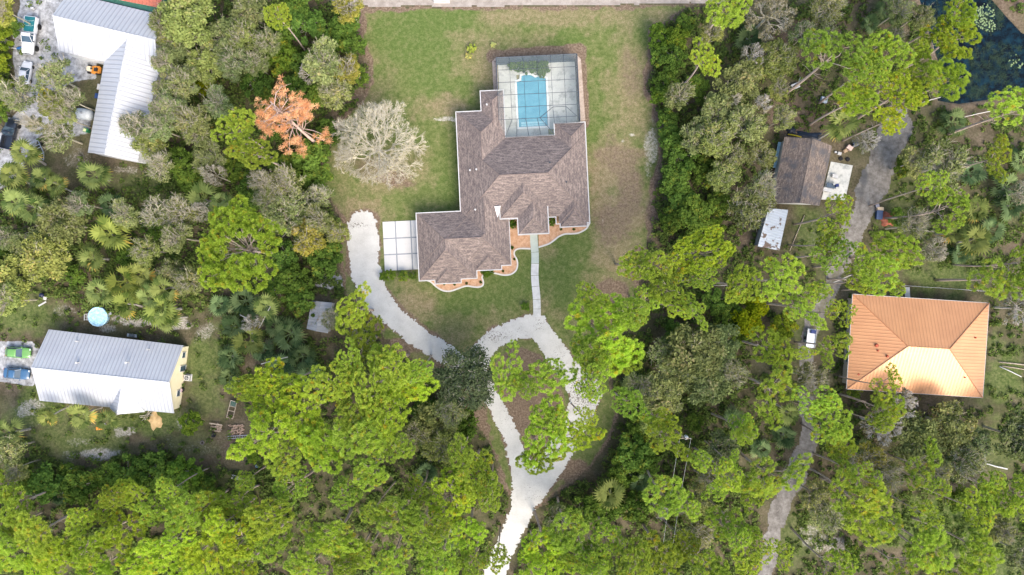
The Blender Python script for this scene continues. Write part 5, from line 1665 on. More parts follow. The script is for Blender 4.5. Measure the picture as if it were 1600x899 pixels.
# -------- undergrowth that nobody could count
def undergrowth():
    g = np.random.default_rng(77)
    N = 46000
    px, py = g.uniform(-60, 1660, N), g.uniform(-50, 950, N)
    keep = np.ones(N, bool)
    keep &= sd_poly(px, py, LAWN) < -3
    keep &= (sd_poly(px, py, YARD_A) < -4) | (g.random(N) < .05)
    keep &= (sd_poly(px, py, YARD_B) < -2) | (g.random(N) < .13)
    keep &= sd_poly(px, py, [(-40, 533), (50, 533), (66, 555), (54, 604), (-40, 592)]) < 0
    keep &= sd_poly(px, py, POND) < -6
    keep &= sd_line(px, py, TRACK, [q + 12 for q in TRACK_W]) < 0
    x, y = (px - 800) / PX, (449.5 - py) / PX
    keep &= drive_sdf(x, y) < -8
    for poly in ([(76, 515), (290, 540), (275, 650), (60, 630)], [(1330, 458), (1548, 472), (1538, 626), (1320, 612)], [(1220, 205), (1345, 220), (1330, 330), (1175, 395), (1195, 320)], [(95, -15), (268, 20), (250, 120), (215, 258), (130, 245)],
                 [(480, 462), (525, 466), (520, 528), (474, 522)], [(520, -60), (1130, -60), (1130, 12), (520, 12)], [(1280, 240), (1345, 245), (1330, 320), (1280, 320)], [(1340, 625), (1500, 640), (1380, 625), (1340, 615)], [(1340, 425), (1550, 425), (1550, 470), (1340, 460)], [(1372, 320), (1402, 320), (1402, 360), (1372, 360)], [(1240, 500), (1300, 500), (1300, 570), (1240, 570)], [(1525, 690), (1585, 690), (1585, 750), (1525, 750)], [(1540, 555), (1600, 560), (1600, 610), (1540, 600)]):
        keep &= sd_poly(px, py, poly) < -2
    dens = .42 + .6 * ss(fbm(px, py, 45, 4, 5), .36, .6)
    right = ss(px, 1090, 1200)
    dens *= 1 - .42 * right
    dens = np.where((px > 1010) & (px < 1110) & (py < 400), 1, dens)
    dens = np.where((px < 560) & (py < 470), np.maximum(dens, .75), dens)
    keep &= g.random(N) < dens
    px, py, x, y = px[keep], py[keep], x[keep], y[keep]
    n = len(px)
    h = g.uniform(.15, 1.1, n) * (1 - .4 * ss(px, 1090, 1200))
    rad = g.uniform(.35, .9, n)
    cen = np.stack([x, y, h * .5], 1)
    bt = np.clip(.25 + .5 * fbm(px, py, 30, 3, 8) + g.normal(0, .12, n), 0, .85)
    V, F, T = leaf_cloud(cen, 22, np.stack([rad, rad, h], 1), .26, g, bt, .4, .4, 1.5)
    m = leaf_mat("undergrowth_leaves", (.03, .066, .017), (.14, .195, .05), (.2, .19, .07), .3)
    o = link("undergrowth", np_mesh("undergrowth", V, F, m, {"tint": T}))
    o["kind"] = "stuff"
    o["label"] = "low mixed green undergrowth covering the ground between the trees"
undergrowth()

# lily pads and weed on the pond
def lilies():
    g = np.random.default_rng(6)
    V, F, T, b = [], [], [], 0
    for cx, cy, rx, ry, n in ((1538, 26, 16, 20, 130), (1587, 97, 12, 12, 24), (1546, 42, 12, 8, 30)):
        for _ in range(n):
            a, r = g.uniform(0, 6.28), np.sqrt(g.random())
            p = P(cx + math.cos(a) * r * rx, cy + math.sin(a) * r * ry, -.2)
            rr = g.uniform(.07, .17)
            th = np.linspace(0, 5.9, 8) + g.uniform(0, 6)
            V += [(p.x + rr * math.cos(t), p.y + rr * math.sin(t), -.19 + g.uniform(0, .06)) for t in th]
            F.append(list(range(b, b + 8)))
            T += [g.uniform(.2, .9)] * 8
            b += 8
    o = link("lily_pads", np_mesh("lily_pads", np.array(V), np.array(F), leaf_mat("lily_leaf", (.08, .14, .06), (.26, .34, .18), None, .2), {"tint": np.array(T)}))
    o["kind"] = "stuff"
    o["label"] = "pale green lily pads floating on the dark pond"
    # hair-like weed just under and on the water
    C = []
    for _ in range(900):
        x, y = g.uniform(1462, 1620), g.uniform(0, 165)
        if vnoise(np.array([x]), np.array([y]), 26, 3)[0] > .45 and sd_poly(np.array([x]), np.array([y]), POND)[0] > 3:
            p = P(x, y, -.2)
            C.append((p.x, p.y, -.22))
    C = np.array(C)
    V, F, T = needles(C, np.zeros((len(C), 3)) + np.array([0, 0, .05]), 14, .7, .05, g, 1.0, g.uniform(.1, .7, len(C)))
    V[:, 2] = -.235 + np.abs(V[:, 2] + .22) * .1
    o = link("pond_weed", np_mesh("pond_weed", V, F, leaf_mat("pond_weed_leaf", (.012, .03, .022), (.05, .075, .05), None, .1), {"tint": T}))
    o["kind"] = "stuff"
    o["label"] = "dark stringy weed on the pond surface"
lilies()

# ================================================================== VEHICLES AND YARD THINGS
M_TYRE = paint("black_tyre", (.02, .02, .021), .85, .2)
M_RIM = paint("alloy_rim", (.45, .46, .47), .35, .5, .6)
M_LAMP = paint("clear_lamp", (.7, .72, .74), .15, .6)
M_TAIL = paint("red_lamp", (.45, .03, .02), .25, .5)
M_BLACK = paint("black_plastic", (.025, .025, .028), .55, .4)
M_STEEL = paint("galvanised_steel", (.42, .44, .46), .45, .5, .5)
M_WOOD = speckle("weathered_timber", (.26, .21, .16), (.46, .39, .31), 3, .9, .1)

def car_paint(name, c):
    m, t, b = nmat(name, .28, .5)
    b.inputs["Base Color"].default_value = (*c, 1)
    b.inputs["Coat Weight"].default_value = .5
    b.inputs["Coat Roughness"].default_value = .1
    f = noise(t, objc(t), 1.4, 3)
    t.links.new(ramp(t, f, [(.3, (*[x * .88 for x in c], 1)), (.7, (*c, 1))]), b.inputs["Base Color"])
    return m

def loft(mb, secs, cap=True):
    """secs: list of closed rings with equal point counts"""
    n = len(secs[0])
    V = [p for s in secs for p in s]
    F = []
    for i in range(len(secs) - 1):
        for k in range(n):
            k2 = (k + 1) % n
            F.append((i * n + k, (i + 1) * n + k, (i + 1) * n + k2, i * n + k2))
    if cap:
        F.append(tuple(range(n)))
        F.append(tuple((len(secs) - 1) * n + k for k in range(n))[::-1])
    return mb.add(V, F)

def ring(x, w, zb, zt, tum=.9, sh=.10):
    """a car body section: flat belly, bulged flanks, shoulder and crown"""
    h = zt - zb
    half = [(0, zb), (w * .82, zb), (w * .96, zb + h * .18), (w, zb + h * .5), (w * .985, zt - sh), (w * tum, zt - sh * .22), (w * .55, zt + .012), (0, zt + .02)]
    return [(x, y, z) for y, z in half] + [(x, -y, z) for y, z in half[-2:0:-1]]

def wheel(parent, x, y, r, wd):
    s = 1 if y > 0 else -1
    M = Matrix.Translation((x, y, r)) @ Matrix.Rotation(R_(90) * -s, 4, 'X')
    t = MB().lathe([(r * .6, -wd / 2), (r * .94, -wd / 2), (r, -wd * .36), (r, wd * .36), (r * .94, wd / 2), (r * .6, wd / 2)], 20, M).build("wheel", M_TYRE, parent, True)
    MB().lathe([(0, wd * .30), (r * .16, wd * .34), (r * .2, wd * .24), (r * .5, wd * .30), (r * .6, wd * .42), (r * .6, -wd * .3), (0, -wd * .3)], 16, M).build("rim", M_RIM, t)

def glasshouse(parent, x, zb, zt, wb, wt, mat, glass=M_GLASS, pil=.045):
    """x = (windscreen foot, windscreen top, rear top, rear foot)"""
    x0, x1, x2, x3 = x
    B = [(x0, wb, zb), (x0, -wb, zb), (x3, -wb, zb), (x3, wb, zb)]
    T = [(x1, wt, zt), (x1, -wt, zt), (x2, -wt, zt), (x2, wt, zt)]
    MB().add(B + T, [(1, 0, 4, 5), (2, 1, 5, 6), (3, 2, 6, 7), (0, 3, 7, 4)]).build("window_glass", glass, parent)
    rf = MB()
    xs_ = [x1 - .02, x1 * .8 + x2 * .2, (x1 + x2) / 2, x2 * .8 + x1 * .2, x2 + .02]
    rings = []
    for i, xx in enumerate(xs_):
        d = .0 if i in (0, 4) else .035
        rings.append([(xx, wt + .01, zt - .02), (xx, wt - .02, zt + .02 + d * .4), (xx, wt * .6, zt + .035 + d), (xx, 0, zt + .045 + d), (xx, -wt * .6, zt + .035 + d), (xx, -wt + .02, zt + .02 + d * .4), (xx, -wt - .01, zt - .02)])
    loft(rf, rings)
    rf.build("roof_panel", mat, parent, True)
    pl = MB()
    for a, b_ in zip(B, T):
        pl.tube([a, b_], pil, 5)
    for s in (1, -1):
        xm = (x1 + x2) / 2
        pl.tube([(xm, s * wb, zb), (xm, s * wt, zt)], pil, 5)
    pl.build("pillar_frame", mat, parent)

def make_car(label, px, py, hdg, col, L=4.4, W=1.8, Hh=1.45, hatch=True, group=None, gcol=M_GLASS):
    """hdg: heading in degrees, 0 = towards the photo's right"""
    m = car_paint("car_paint", tuple(c * .85 for c in col))
    q = P(px, py, .7)
    t = thing("parked_car", label, "car", (q.x, q.y, 0), R_(hdg), group)
    w = W / 2
    h = L / 2
    st = [(-h, .72, .35, .72), (-h + .08, .88, .26, .84), (-h + .35, .97, .22, .92), (-h * .55, 1.0, .2, .95), (0, 1.0, .2, .93), (h * .35, 1.0, .2, .92), (h * .55, .99, .21, .90), (h - .45, .96, .22, .80), (h - .12, .86, .26, .68), (h, .66, .34, .58)]
    mb = MB()
    loft(mb, [ring(x, w * a, zb, zt) for x, a, zb, zt in st])
    mb.build("body", m, t, True)
    glasshouse(t, (h * .42, h * .10, -h * (.62 if hatch else .42), -h * (.88 if hatch else .70)), .9, Hh, w * .90, w * .70, m, gcol)
    for x in (-h * .6, h * .62):
        for y in (-1, 1):
            wheel(t, x, y * (w - .1), .32, .21)
    for y in (-1, 1):
        MB().box(h - .22, h - .03, y * w * .62 - .16, y * w * .62 + .16, .56, .70, .03).build("headlight", M_LAMP, t)
        MB().box(-h - .01, -h + .12, y * w * .66 - .14, y * w * .66 + .14, .66, .82, .03).build("tail_light", M_TAIL, t)
        MB().box(h * .36, h * .36 + .14, y * (w + .09) - .09, y * (w + .09) + .09, .92, 1.06, .03).build("wing_mirror", m, t)
    MB().box(h - .02, h + .03, -w * .4, w * .4, .34, .52, .02).build("grille", M_BLACK, t)
    return t

def make_pickup(label, px, py, hdg, col, cover, L=6.0, W=2.0, lift=.25, group=None):
    m = car_paint("truck_paint", col)
    q = P(px, py, 1.0)
    t = thing("pickup_truck", label, "pickup truck", (q.x, q.y, 0), R_(hdg), group)
    w, h = W / 2, L / 2
    zb = .35 + lift
    bl = -h + L * .42          # bed from -h to bl, cab to the hood
    mb = MB()
    loft(mb, [ring(x, w * a, zb, zt) for x, a, zt in ((bl + .03, 1.0, zb + .80), (bl + .8, 1, zb + .80), (h * .42, 1, zb + .79), (h * .6, .99, zb + .76), (h - .35, .96, zb + .70), (h - .08, .88, zb + .60), (h, .74, zb + .48))])
    mb.build("body", m, t, True)
    # bed: floor, two sides, front and tailgate
    bd = MB()
    bd.box(-h, bl, -w * .96, w * .96, zb + .05, zb + .22)
    for y in (-1, 1):
        bd.box(-h, bl, y * w - (.16 if y > 0 else 0), y * w + (0 if y > 0 else .16), zb + .1, zb + .82, .04)
    bd.box(bl - .1, bl, -w + .17, w - .17, zb + .23, zb + .84)
    bd.build("cargo_bed", m, t)
    MB().box(-h - .05, -h + .05, -w * .9, w * .9, zb + .15, zb + .8, .02).build("tailgate", m, t)
    if cover is not None:
        cv = MB()
        cv.box(-h + .06, bl - .04, -w + .13, w - .13, zb + .80, zb + .90, .04)
        c_ = cv.build("bed_cover", cover, t)
        rb = MB()
        for f in (.3, .62):
            xx = -h + (bl + h) * f
            rb.tube([(xx - .18, w - .2, zb + .92), (xx, w * .45, zb + .94), (xx, -w * .45, zb + .94), (xx - .18, -w + .2, zb + .92)], .035, 5)
        rb.tube([(-h + (bl + h) * .3, 0, zb + .93), (-h + (bl + h) * .62, 0, zb + .93)], .03, 5)
        rb.build("cover_rib", paint("pale_green_strap", (.32, .42, .40), .5), c_)
    glasshouse(t, (h * .42, h * .14, bl + .35, bl + .14), zb + .78, zb + 1.42, w * .92, w * .74, m)
    for x in (-h * .58, h * .62):
        for y in (-1, 1):
            wheel(t, x, y * (w - .04), .40 + lift * .25, .29)
    for y in (-1, 1):
        MB().box(h - .2, h + .0, y * w * .68 - .17, y * w * .68 + .17, zb + .38, zb + .56, .03).build("headlight", M_LAMP, t)
        MB().box(-h - .06, -h + .06, y * (w - .1) - .08, y * (w - .1) + .08, zb + .45, zb + .75, .02).build("tail_light", M_TAIL, t)
        MB().box(h * .34, h * .34 + .16, y * (w + .16) - .12, y * (w + .16) + .12, zb + .82, zb + 1.02, .03).build("wing_mirror", M_BLACK, t)
    MB().box(h - .02, h + .1, -w * .92, w * .92, zb + .0, zb + .2, .04).build("bumper", M_STEEL, t)
    MB().box(h - .1, h + .02, -w * .5, w * .5, zb + .24, zb + .54, .02).build("grille", M_BLACK, t)
    return t

make_car("bright green hatchback parked on gravel beside the cream house", 28, 551, -3, (.15, .36, .09), 4.3, 1.85, 1.5, True)
make_car("blue sedan parked beside the green hatchback near the cream house", 25.5, 584, -5, (.05, .14, .27), 4.4, 1.85, 1.42, False)
make_pickup("white pickup with dark green bed cover parked beside the white barn", 47, 56, -97, (.74, .75, .77), paint("green_tarp_cover", (.01, .12, .14), .5), 6.3, 2.05, .35)
make_car("white car parked just below the white pickup", 40, 114, 80, (.76, .77, .79), 4.1, 1.75, 1.42, False)
make_car("dark grey car hidden under oak branches below the white car", 31, 146, 85, (.05, .06, .07), 4.2, 1.75, 1.42, True)
make_pickup("black pickup parked at the photo's outer edge below the barn yard", 14, 209, 76, (.015, .02, .03), None, 5.3, 1.95, .1)

def at(px, py, z=0.0):
    q = P(px, py, z)
    return (q.x, q.y, 0)

# ride-on machine beside the barn
t = thing("ride_on_mower", "orange ride on mower with cream hood against the barn wing", "mower", at(147, 109, .5), R_(172))
ORG = paint("orange_paint", (.55, .22, .03), .45)
mb = MB()
loft(mb, [[(x, w_, .45), (x, w_, h_ - .1), (x, w_ * .7, h_), (x, -w_ * .7, h_), (x, -w_, h_ - .1), (x, -w_, .45)] for x, w_, h_ in ((.35, .42, .98), (.9, .40, .96), (1.15, .34, .85), (1.25, .25, .7))])
mb.build("hood", paint("cream_paint", (.72, .62, .45), .45), t)
MB().box(-1.2, .34, -.52, .52, .35, .62, .06).box(-1.15, -.2, -.62, -.36, .55, .85, .05).box(-1.15, -.2, .36, .62, .55, .85, .05).build("chassis", ORG, t)
MB().box(-.62, -.1, -.27, .27, .66, .78, .05).box(-.8, -.64, -.27, .27, .7, 1.18, .05).build("seat", M_BLACK, t)
MB().lathe([(.0, .0), (.16, .0), (.19, .02), (.16, .04), (.0, .03)], 14, Matrix.Translation((.15, 0, 1.05)) @ Matrix.Rotation(R_(-35), 4, 'Y')).tube([(.4, 0, .7), (.15, 0, 1.05)], .025, 6).build("steering_wheel", M_BLACK, t)
MB().lathe([(.0, .12), (.68, .12), (.72, .16), (.72, .3), (.0, .34)], 18, Matrix.Translation((.1, 0, 0))).build("cutting_deck", ORG, t)
for x, r in ((-.75, .42), (.9, .3)):
    for y in (-.62, .62):
        wheel(t, x, y, r, .26)

# grey tank under the oak
t = thing("storage_tank", "rounded grey storage tank between the white rails and barn wing", "tank", at(133, 179, 1), R_(-8))
GT = paint("grey_tank", (.42, .46, .49), .5)
M = Matrix.Translation((0, 0, 1.15)) @ Matrix.Rotation(R_(90), 4, 'Y')
MB().lathe([(0, -1.35), (.5, -1.3), (.85, -1.1), (.95, -.8), (.95, .8), (.85, 1.1), (.5, 1.3), (0, 1.35)], 22, M).build("shell", GT, t, True)
for x in (-.7, .7):
    MB().box(x - .12, x + .12, -.7, .7, 0, .45).build("saddle", M_STEEL, t)
MB().lathe([(0, 0), (.22, 0), (.22, .12), (0, .14)], 12, Matrix.Translation((0, 0, 2.08))).build("filler_cap", M_STEEL, t)

# white rails: a ladder-like trailer frame and a plank
def ladder(name, label, cat, p0, p1, wd, z, mat, rungs, r=.05, legs=True):
    a, b_ = Vector(P2(*p0, z)), Vector(P2(*p1, z))
    c = (a + b_) / 2
    t = thing(name, label, cat, (c.x, c.y, 0), math.atan2((b_ - a).y, (b_ - a).x))
    L = (b_ - a).length / 2
    for s in (-1, 1):
        MB().box(-L, L, s * wd / 2 - r, s * wd / 2 + r, z - r, z + r).build("rail", mat, t)
    for k in range(rungs):
        x = -L + 2 * L * (k + .5) / rungs
        MB().tube([(x, -wd / 2, z), (x, wd / 2, z)], r * .7, 6).build("rung", mat, t)
    if legs:
        for x in (-L * .85, L * .85):
            for s in (-1, 1):
                MB().box(x - r, x + r, s * wd / 2 - r * .9, s * wd / 2 + r * .9, 0, z - r).build("leg", mat, t)
    return t
ladder("equipment_rack", "long white metal rack lying under the barn yard oaks", "rack", (62, 177), (96, 185), .8, .6, M_WHITE, 9, .09)
ladder("short_rack", "short white rack next to the grey tank", "rack", (100, 186), (117, 191.5), .55, .6, M_WHITE, 5, .1)
t = thing("wheelie_bin", "green wheeled bin with pale yellow sticker by the barn wing", "bin", at(136, 204.5, .6), R_(-20))
BINM = paint("green_bin", (.02, .16, .06), .5)
b0 = MB()
loft(b0, [[(-.28, -.25, .06), (.28, -.25, .06), (.28, .25, .06), (-.28, .25, .06)], [(-.36, -.32, 1.0), (.36, -.32, 1.0), (.36, .32, 1.0), (-.36, .32, 1.0)]])
b0.build("bin_body", BINM, t)
MB().box(-.42, .4, -.36, .36, 1.0, 1.07, .03).build("lid", BINM, t)
MB().box(-.38, .1, -.28, .22, 1.072, 1.078).build("sticker", paint("pale_yellow_sticker", (.62, .66, .34), .6), t)
for y in (-.28, .28):
    wheel(t, -.3, y, .12, .07)
# boat trailer frame
t = thing("boat_trailer", "empty dark metal trailer frame with one wheel near the fan palm", "trailer", at(60, 232, .4), R_(-65))
for s in (-1, 1):
    MB().box(-1.5, 1.2, s * .55 - .05, s * .55 + .05, .42, .54).tube([(1.2, s * .55, .48), (2.3, 0, .48)], .05, 6).build("frame_rail", M_STEEL, t)
for x in (-1.3, 0, 1.1):
    MB().box(x - .05, x + .05, -.5, .5, .43, .53).build("cross_bar", M_STEEL, t)
MB().box(-.65, -.55, -.85, .85, .3, .38).build("axle", M_STEEL, t)
for y in (-.82, .82):
    wheel(t, -.6, y, .31, .19)

# barrel, boards and boxes by the pickup
t = thing("blue_barrel", "blue plastic barrel lying next to the white pickup's front", "barrel", at(31, 76, .4), R_(8))
MB().lathe([(0, -.48), (.26, -.48), (.30, -.42), (.30, -.15), (.315, -.12), (.30, -.09), (.30, .4), (.26, .46), (0, .46)], 18, Matrix.Translation((0, 0, .31)) @ Matrix.Rotation(R_(90), 4, 'Y')).build("drum", paint("blue_plastic", (.03, .17, .5), .4), t, True)
t = thing("white_pipe", "white plastic pipe lying against the blue barrel", "pipe", at(21, 75, .3), R_(-5))
MB().tube([(-.9, 0, .16), (.75, 0, .16)], .11, 10).build("tube", M_WHITE, t, True)
MB().lathe([(.0, -.1), (.17, -.1), (.17, .1), (.0, .1)], 12, Matrix.Translation((-.9, 0, .18)) @ Matrix.Rotation(R_(90), 4, 'Y')).build("coupling", M_WHITE, t)
def pallet(label, px, py, rz, w_=1.2, d=1.0, mat=M_WOOD, h=.16):
    t = thing("wood_pallet", label, "pallet", at(px, py), R_(rz))
    for k in range(7):
        y = -d / 2 + d * (k + .5) / 7
        MB().box(-w_ / 2, w_ / 2, y - d * .05, y + d * .05, h - .025, h).build("deck_board", mat, t)
    for x in (-w_ / 2 + .06, 0, w_ / 2 - .06):
        MB().box(x - .05, x + .05, -d / 2, d / 2, 0, h - .026).build("stringer", mat, t)
pallet("grey pallet leaning low in shrubs beside the white pickup's cab", 26, 55, 8, 1.2, 1.2, speckle("grey_boards", (.3, .31, .32), (.45, .46, .47), 3))
def crate(name, label, cat, px, py, sx, sy, h, rz, mat, lid=None, z0=0.0):
    t = thing(name, label, cat, (*at(px, py, h)[:2], z0), R_(rz))
    b = MB()
    loft(b, [[(-sx * .46, -sy * .46, 0.01), (sx * .46, -sy * .46, 0.01), (sx * .46, sy * .46, 0.01), (-sx * .46, sy * .46, 0.01)], [(-sx / 2, -sy / 2, h), (sx / 2, -sy / 2, h), (sx / 2, sy / 2, h), (-sx / 2, sy / 2, h)]])
    b.build("box_body", mat, t)
    MB().box(-sx / 2 - .03, sx / 2 + .03, -sy / 2 - .03, sy / 2 + .03, h, h + .07, .025).build("lid", lid or mat, t)
    MB().box(-sx * .15, sx * .15, -sy / 2 - .06, -sy / 2 - .031, h * .7, h * .85).build("handle", M_BLACK, t)
crate("storage_box", "white storage box at the top end of the barn yard", "box", 44, 6, .6, .5, .5, 20, M_WHITE)
crate("storage_box", "small white box just below the barn yard's topmost box", "box", 50, 13, .45, .4, .4, -10, M_WHITE)
crate("storage_box", "white cabinet against the barn wing wall, upper of two", "box", 155, 136, .6, .9, 1.0, -10, M_WHITE)
crate("storage_box", "dark blue box against the barn wing wall below the white cabinet", "box", 151, 150, .55, .8, .8, -10, paint("navy_plastic", (.02, .05, .16), .5))

# round pool by the cream house
t = thing("paddling_pool", "round light blue above ground pool behind the cream house", "pool", at(152.5, 495, .9))
PB = paint("pale_blue_vinyl", (.34, .56, .72), .5)
MB().lathe([(1.58, 0), (1.66, .1), (1.68, .8), (1.70, .9), (1.62, .98), (1.50, .94), (1.46, .8)], 36).build("wall", PB, t, True)
m_, tt, bb_ = nmat("pale_pool_water", .1, .5)
tt.links.new(ramp(tt, noise(tt, pos(tt), 2.2, 5, .7), [(.36, (.20, .36, .44, 1)), (.5, (.33, .56, .70, 1)), (.66, (.50, .68, .78, 1))]), bb_.inputs["Base Color"])
MB().lathe([(0, .84), (1.48, .84), (1.48, .86), (0, .86)], 36).build("water", m_, t)
for k in range(12):
    a = k * math.pi / 6
    MB().tube([(1.72 * math.cos(a), 1.72 * math.sin(a), 0), (1.72 * math.cos(a), 1.72 * math.sin(a), .92)], .04, 6).build("leg", M_STEEL, t)
crate("pool_pump", "grey pump box touching the round pool on its shed side", "pump", 171, 490, .6, .5, .5, 20, M_STEEL)
ladder("pool_ladder", "small white ladder at the round pool's car side", "ladder", (134, 490), (134, 501), .5, .7, M_WHITE, 4, .04)

# things round the cream house
t = thing("air_conditioner", "white square air conditioner with black fan beside the cream gable wall", "air conditioner", at(291.5, 591, .8), R_(-6))
MB().box(-.48, .48, -.48, .48, .08, .84, .04).build("cabinet", M_WHITE, t)
MB().lathe([(0, .842), (.36, .842), (.36, .87), (.31, .87), (.30, .85), (0, .85)], 24).build("fan_ring", M_BLACK, t)
for k in range(4):
    a = k * math.pi / 2
    MB().box(.05, .29, -.07, .07, .853, .866, 0, Matrix.Rotation(a, 4, 'Z')).build("fan_blade", M_STEEL, t)
MB().box(-.6, .6, -.6, .6, 0, .08).build("pad", M_CONC, t)
crate("rubbish_bin", "dark bin with pinkish lid against the cream gable wall", "bin", 282, 610, .55, .6, .9, -6, M_BLACK, paint("pinkish_lid", (.42, .3, .32), .6))
t = thing("grill_table", "dark grill with side shelves standing behind the cream house", "grill", at(206, 524.5, .9), R_(-7))
MB().box(-.4, .4, -.28, .28, .55, .9, .05).build("firebox", M_BLACK, t)
hd = MB()
loft(hd, [[(-.4, .3 * math.cos(a), .9 + .28 * math.sin(a)) for a in [k * math.pi / 8 for k in range(9)]], [(.4, .3 * math.cos(a), .9 + .28 * math.sin(a)) for a in [k * math.pi / 8 for k in range(9)]]])
hd.build("lid", paint("grill_grey", (.12, .14, .15), .4), t)
for s in (-1, 1):
    MB().box(min(s * .42, s * .85), max(s * .42, s * .85), -.26, .26, .84, .88).build("side_shelf", M_STEEL, t)
    for y in (-.22, .22):
        MB().box(s * .36 - .03, s * .36 + .03, y - .03, y + .03, 0, .55).build("leg", M_STEEL, t)
def tarp_mesh(sx, sy, h, seed, n=14):
    g = np.random.default_rng(seed)
    V, F = [], []
    for i in range(n + 1):
        for j in range(n + 1):
            u, v = i / n * 2 - 1, j / n * 2 - 1
            e = (1 - u ** 2) * (1 - v ** 2)
            k = 1 + .15 * math.sin(5 * math.atan2(v, u) + seed)
            z = h * e ** .6 * (.75 + .4 * float(vnoise(np.array([u * 3 + seed]), np.array([v * 3]), 1.0, seed)[0])) + .02
            V.append((u * sx * k * .5, v * sy * k * .5, z))
    for i in range(n):
        for j in range(n):
            a = i * (n + 1) + j
            F.append((a, a + n + 1, a + n + 2, a + 1))
    V2 = [(x, y, max(.0, z - .04) - .0) for x, y, z in V]
    return V, F
def tarp(name, label, cat, px, py, sx, sy, h, rz, mat, seed):
    V, F = tarp_mesh(sx, sy, h, seed)
    t = MB().add(V, F).build(name, mat, None, True)
    t.location = at(px, py, h * .5)
    t.rotation_euler = (0, 0, R_(rz))
    return tag(t, label, cat)
tarp("crumpled_tarp", "tan crumpled tarp on the grass below the cream house corner", "tarp", 241, 658, 2.1, 2.7, .5, 30, speckle("tan_tarp", (.42, .28, .12), (.66, .48, .26), 2, .8, .1), 2)
def sticks(label, px, py, L, n, spread, rz, mat, name="stick_pile", z=.05):
    t = thing(name, label, "stick pile", at(px, py), R_(rz))
    g = random.Random(px)
    for k in range(n):
        a = g.uniform(-spread, spread)
        y = g.uniform(-.35, .35)
        l_ = L * g.uniform(.6, 1) / 2
        zz = z + .05 * k
        MB().tube([(-l_ * math.cos(a), y - l_ * math.sin(a), zz), (0, y + g.uniform(-.05, .05), zz + .02), (l_ * math.cos(a), y + l_ * math.sin(a), zz)], [.045, .04, .025], 5).build("stick", mat, t)
sticks("pale sticks fanned out beside the tan crumpled tarp", 231, 650, 2.4, 9, .5, 35, M_TWIG)
crate("toy_truck", "tiny yellow toy truck on grass below the cream house", "toy", 155, 669.5, 1.0, .5, .35, 4, paint("toy_yellow", (.75, .48, .02), .4), paint("toy_orange", (.7, .25, .03), .4))
crate("storage_box", "small white tub on grass close to the yellow toy", "tub", 163, 664, .35, .35, .3, 30, M_WHITE)

# frame table, wood piles, ladder, bench
t = thing("metal_frame_cart", "rusty metal cart frame with netted top standing between grass and pines", "cart", at(362, 640, .6), R_(76))
for s in (-1, 1):
    MB().box(-1.6, 1.5, s * .55 - .04, s * .55 + .04, .5, .58).build("frame_rail", M_WOOD, t)
for x in (-1.56, -.3, .5, 1.46):
    MB().box(x - .04, x + .04, -.51, .51, .502, .578).build("cross_bar", M_WOOD, t)
MB().box(.54, 1.42, -.5, .5, .55, .56).build("net_top", screen_mat("green_net", .7, (.08, .13, .11)), t)
for x in (-1.3, 1.3):
    for s in (-1, 1):
        MB().box(x - .04, x + .04, s * .55 - .038, s * .55 + .038, 0, .5).build("leg", M_WOOD, t)
def wood_pile(label, px, py, w_, d, n, mat, seed):
    t = thing("firewood_pile", label, "firewood", at(px, py, .3))
    g = random.Random(seed)
    for k in range(n):
        x, y = g.uniform(-w_ / 2, w_ / 2), g.uniform(-d / 2, d / 2)
        a = g.uniform(-.35, .35) + (math.pi / 2 if g.random() < .3 else 0)
        l_ = g.uniform(.3, .6)
        z = .1 + .35 * (1 - abs(x) / w_ * 1.6) * g.random()
        c, s = math.cos(a) * l_ / 2, math.sin(a) * l_ / 2
        MB().tube([(x - c, y - s, z), (x + c, y + s, z + g.uniform(-.04, .04))], g.uniform(.06, .11), 7).build("log", mat, t)
LOGM = speckle("split_logs", (.26, .17, .12), (.56, .42, .32), 2.5, .9, .05)
wood_pile("reddish firewood pile behind the silver ladder", 369, 671, 2.4, 1.6, 46, LOGM, 3)
wood_pile("brown firewood pile beneath a grey plank", 338, 669, 1.9, 1.4, 36, speckle("old_logs", (.2, .15, .11), (.42, .34, .27), 2.5, .9, .05), 8)
ladder("metal_ladder", "silver ladder lying along the front of the reddish firewood", "ladder", (356, 684), (387, 682), .42, .18, M_STEEL, 9, .045, False)
t = MB().box(-1.1, 1.1, -.1, .1, .55, .62, .01).build("timber_plank", M_WOOD)
t.location = at(337, 663, .6)
t.rotation_euler = (0, 0, R_(-8))
tag(t, "long grey plank laid across the brown firewood pile", "plank")
t = thing("cooking_pot", "round black pot on the ground below the brown firewood", "pot", at(334, 680, .3))
MB().lathe([(0, .03), (.26, .03), (.34, .15), (.36, .42), (.40, .46), (.36, .47), (.32, .42), (.0, .12)], 18).build("pot_body", M_BLACK, t, True)
for s in (-1, 1):
    MB().tube([(s * .36, -.08, .36), (s * .47, 0, .38), (s * .36, .08, .36)], .02, 5).build("handle", M_BLACK, t)
t = thing("old_tyre", "worn tyre lying flat at the lower end of the leafy heap", "tyre", at(316, 692, .1))
MB().lathe([(.2, 0.0), (.34, .0), (.38, .06), (.38, .14), (.34, .2), (.2, .2), (.17, .1), (.2, .0)], 20).build("tread", speckle("dusty_rubber", (.1, .09, .08), (.2, .18, .16), 4), t, True)
t = thing("garden_bench", "white garden bench at the dark shrub edge below the sandy yard", "bench", at(370, 747, .5), R_(-14))
for k in range(4):
    MB().box(-.85, .85, -.3 + k * .17, -.17 + k * .17, .44, .47).build("seat_slat", M_WHITE, t)
for k in range(3):
    MB().box(-.85, .85, .36 + k * .03, .39 + k * .03, .52 + k * .15, .63 + k * .15).build("back_slat", M_WHITE, t)
